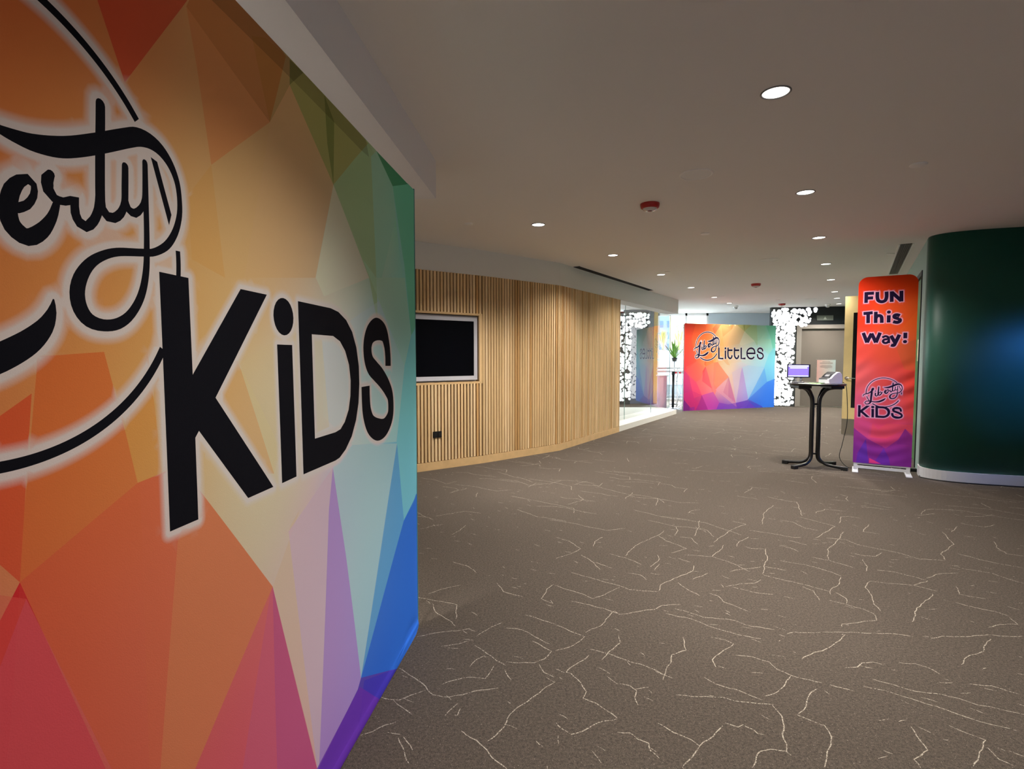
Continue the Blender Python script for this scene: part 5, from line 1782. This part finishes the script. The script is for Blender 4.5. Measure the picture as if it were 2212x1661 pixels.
# ------------------------------------------------------------------ plants
def blades(mb, c, n, L0, L1, spread, w, rr, droop=0.3, up=0.75):
    for _ in range(n):
        a = rr.uniform(0, 2 * PI)
        L = rr.uniform(L0, L1)
        tilt = rr.uniform(0.05, spread)
        d = Vector((math.cos(a), math.sin(a), 0))
        side_ = Vector((-d.y, d.x, 0))
        pts = []
        for k in range(6):
            t = k / 5
            r_ = L * math.sin(tilt) * t + droop * L * t * t * math.sin(tilt)
            z = L * math.cos(tilt) * t - droop * L * t * t * math.sin(tilt)
            pts.append((Vector(c) + d * (r_ + 0.01) + Vector((0, 0, z)), w * (0.5 + 1.6 * t) * (1 - t ** 2.2) + 0.002))
        prev = None
        for p, ww in pts:
            vs = (mb.bm.verts.new(p - side_ * ww - d * 0.002), mb.bm.verts.new(p + d * ww * 0.25), mb.bm.verts.new(p + side_ * ww - d * 0.002))
            if prev:
                f = mb.bm.faces.new((prev[0], prev[1], vs[1], vs[0])); f.smooth = True
                f = mb.bm.faces.new((prev[1], prev[2], vs[2], vs[1])); f.smooth = True
            prev = vs


def leafy(mb, c, rx, ry, rz, n, size, rr):
    for _ in range(n):
        while True:
            v = Vector((rr.uniform(-1, 1), rr.uniform(-1, 1), rr.uniform(-1, 1)))
            if v.length < 1: break
        p = Vector(c) + Vector((v.x * rx, v.y * ry, v.z * rz))
        a = Vector((rr.uniform(-1, 1), rr.uniform(-1, 1), rr.uniform(-0.6, 1))).normalized() * size * rr.uniform(0.6, 1.2)
        b = a.cross(Vector((rr.uniform(-1, 1), rr.uniform(-1, 1), rr.uniform(-1, 1)))).normalized() * size * 0.32
        f = mb.bm.faces.new([mb.bm.verts.new(q_) for q_ in (p - a, p + b, p + a, p - b)])


rr = random.Random(11)
leaf1 = mat('leaf_green', (104, 150, 62), 0.5, noise=0.3, nscale=6)
leaf2 = mat('leaf_yellow_green', (158, 186, 84), 0.5, noise=0.25, nscale=6)
leaf3 = mat('leaf_russet', (132, 138, 84), 0.5, noise=0.35, nscale=5)
x, y = 4.74, 15.55
pl1 = empty('potted_plant', (x, y, 0), 'spiky green plant in dark pot on a slim stand, left of the small backdrop', 'plant')
mb = MB()
mb.lathe((x, y, 0), [(0, 0), (0.13, 0), (0.13, 0.012), (0.012, 0.025), (0.012, 1.26), (0, 1.26)], 20)
mb.build('stand', black, pl1)
mb = MB()
mb.lathe((x, y, 1.255), [(0, 0), (0.055, 0), (0.085, 0.11), (0.078, 0.11), (0.05, 0.01), (0, 0.01)], 24)
mb.build('pot', mat('dark_pot', (40, 44, 40), 0.5), pl1)
mb = MB()
blades(mb, (x, y, 1.33), 54, 0.36, 0.62, 0.95, 0.017, rr, 0.15)
mb.build('foliage', leaf1, pl1)

# terrace: tall white planter on a grey plinth, beyond the glass
plr = empty('terrace_planter', (5.0, 18.1, 0), 'long white planter on a grey plinth outside the glazed front', 'planter')
mb = MB()
mb.box((5.0, 18.1, 1.03), (4.6, 0.7, 1.14))
mb.build('planter_box', mat('planter_white', (232, 236, 244), 0.5), plr)
mb = MB()
mb.box((5.0, 18.1, 0.30), (4.5, 0.66, 0.34))
mb.box((5.0, 17.95, 0.065), (4.9, 1.3, 0.13))
mb.build('plinth', mat('plinth_grey', (150, 152, 156), 0.7), plr)
for (x, m_, n_, lab) in ((5.12, leaf3, 70, 'russet green grassy plant in the terrace planter, left one'), (5.68, leaf2, 90, 'pale green grassy plant in the terrace planter beside the small backdrop')):
    g_ = empty('planter_grass', (x, 18.1, 1.602), lab, 'plant', 'plants in the terrace planter')
    mb = MB()
    blades(mb, (x, 18.1, 1.61), n_, 0.3, 0.75, 0.28, 0.018, rr, 0.3)
    mb.build('foliage', m_, g_)
    mb = MB()
    mb.lathe((x, 18.1, 1.602), [(0, 0.03), (0.12, 0.02), (0.14, 0.0)], 16)
    mb.build('soil', mat('soil', (70, 56, 42), 0.9), g_)
# pale tower block in the distance
tw = empty('distant_tower', (16.8, 58, 0), 'pale blue tower block in the distance beyond the terrace', 'building')
mb = MB()
mb.box((16.6, 58, 3.5), (2.6, 3, 7.0))
mb.box((15.2, 59, 2.6), (2.2, 3, 5.2))
mb.build('wall', mat('tower_blue', (176, 200, 222), 0.7), tw)
for i in range(3):
    for j in range(5):
        mb = MB()
        mb.box((15.75 + i * 0.85, 56.49, 1.2 + j * 1.2), (0.45, 0.04, 0.7))
        mb.build('window', mat('tower_glass', (130, 160, 190), 0.2), tw)
# pale yellow neighbour building seen over the small backdrop
ny = empty('neighbour_building', (8.2, 26, 0), 'pale yellow building beyond the glazed front above the small backdrop', 'building')
mb = MB()
mb.box((8.7, 26.5, 3.0), (0.9, 3, 6.0))
mb.build('wall', mat('pale_yellow_wall', (240, 232, 190), 0.8), ny)
mb = MB()
mb.box((8.7, 26.5, 6.05), (1.0, 3.1, 0.1))
mb.build('roof_edge', wf, ny)
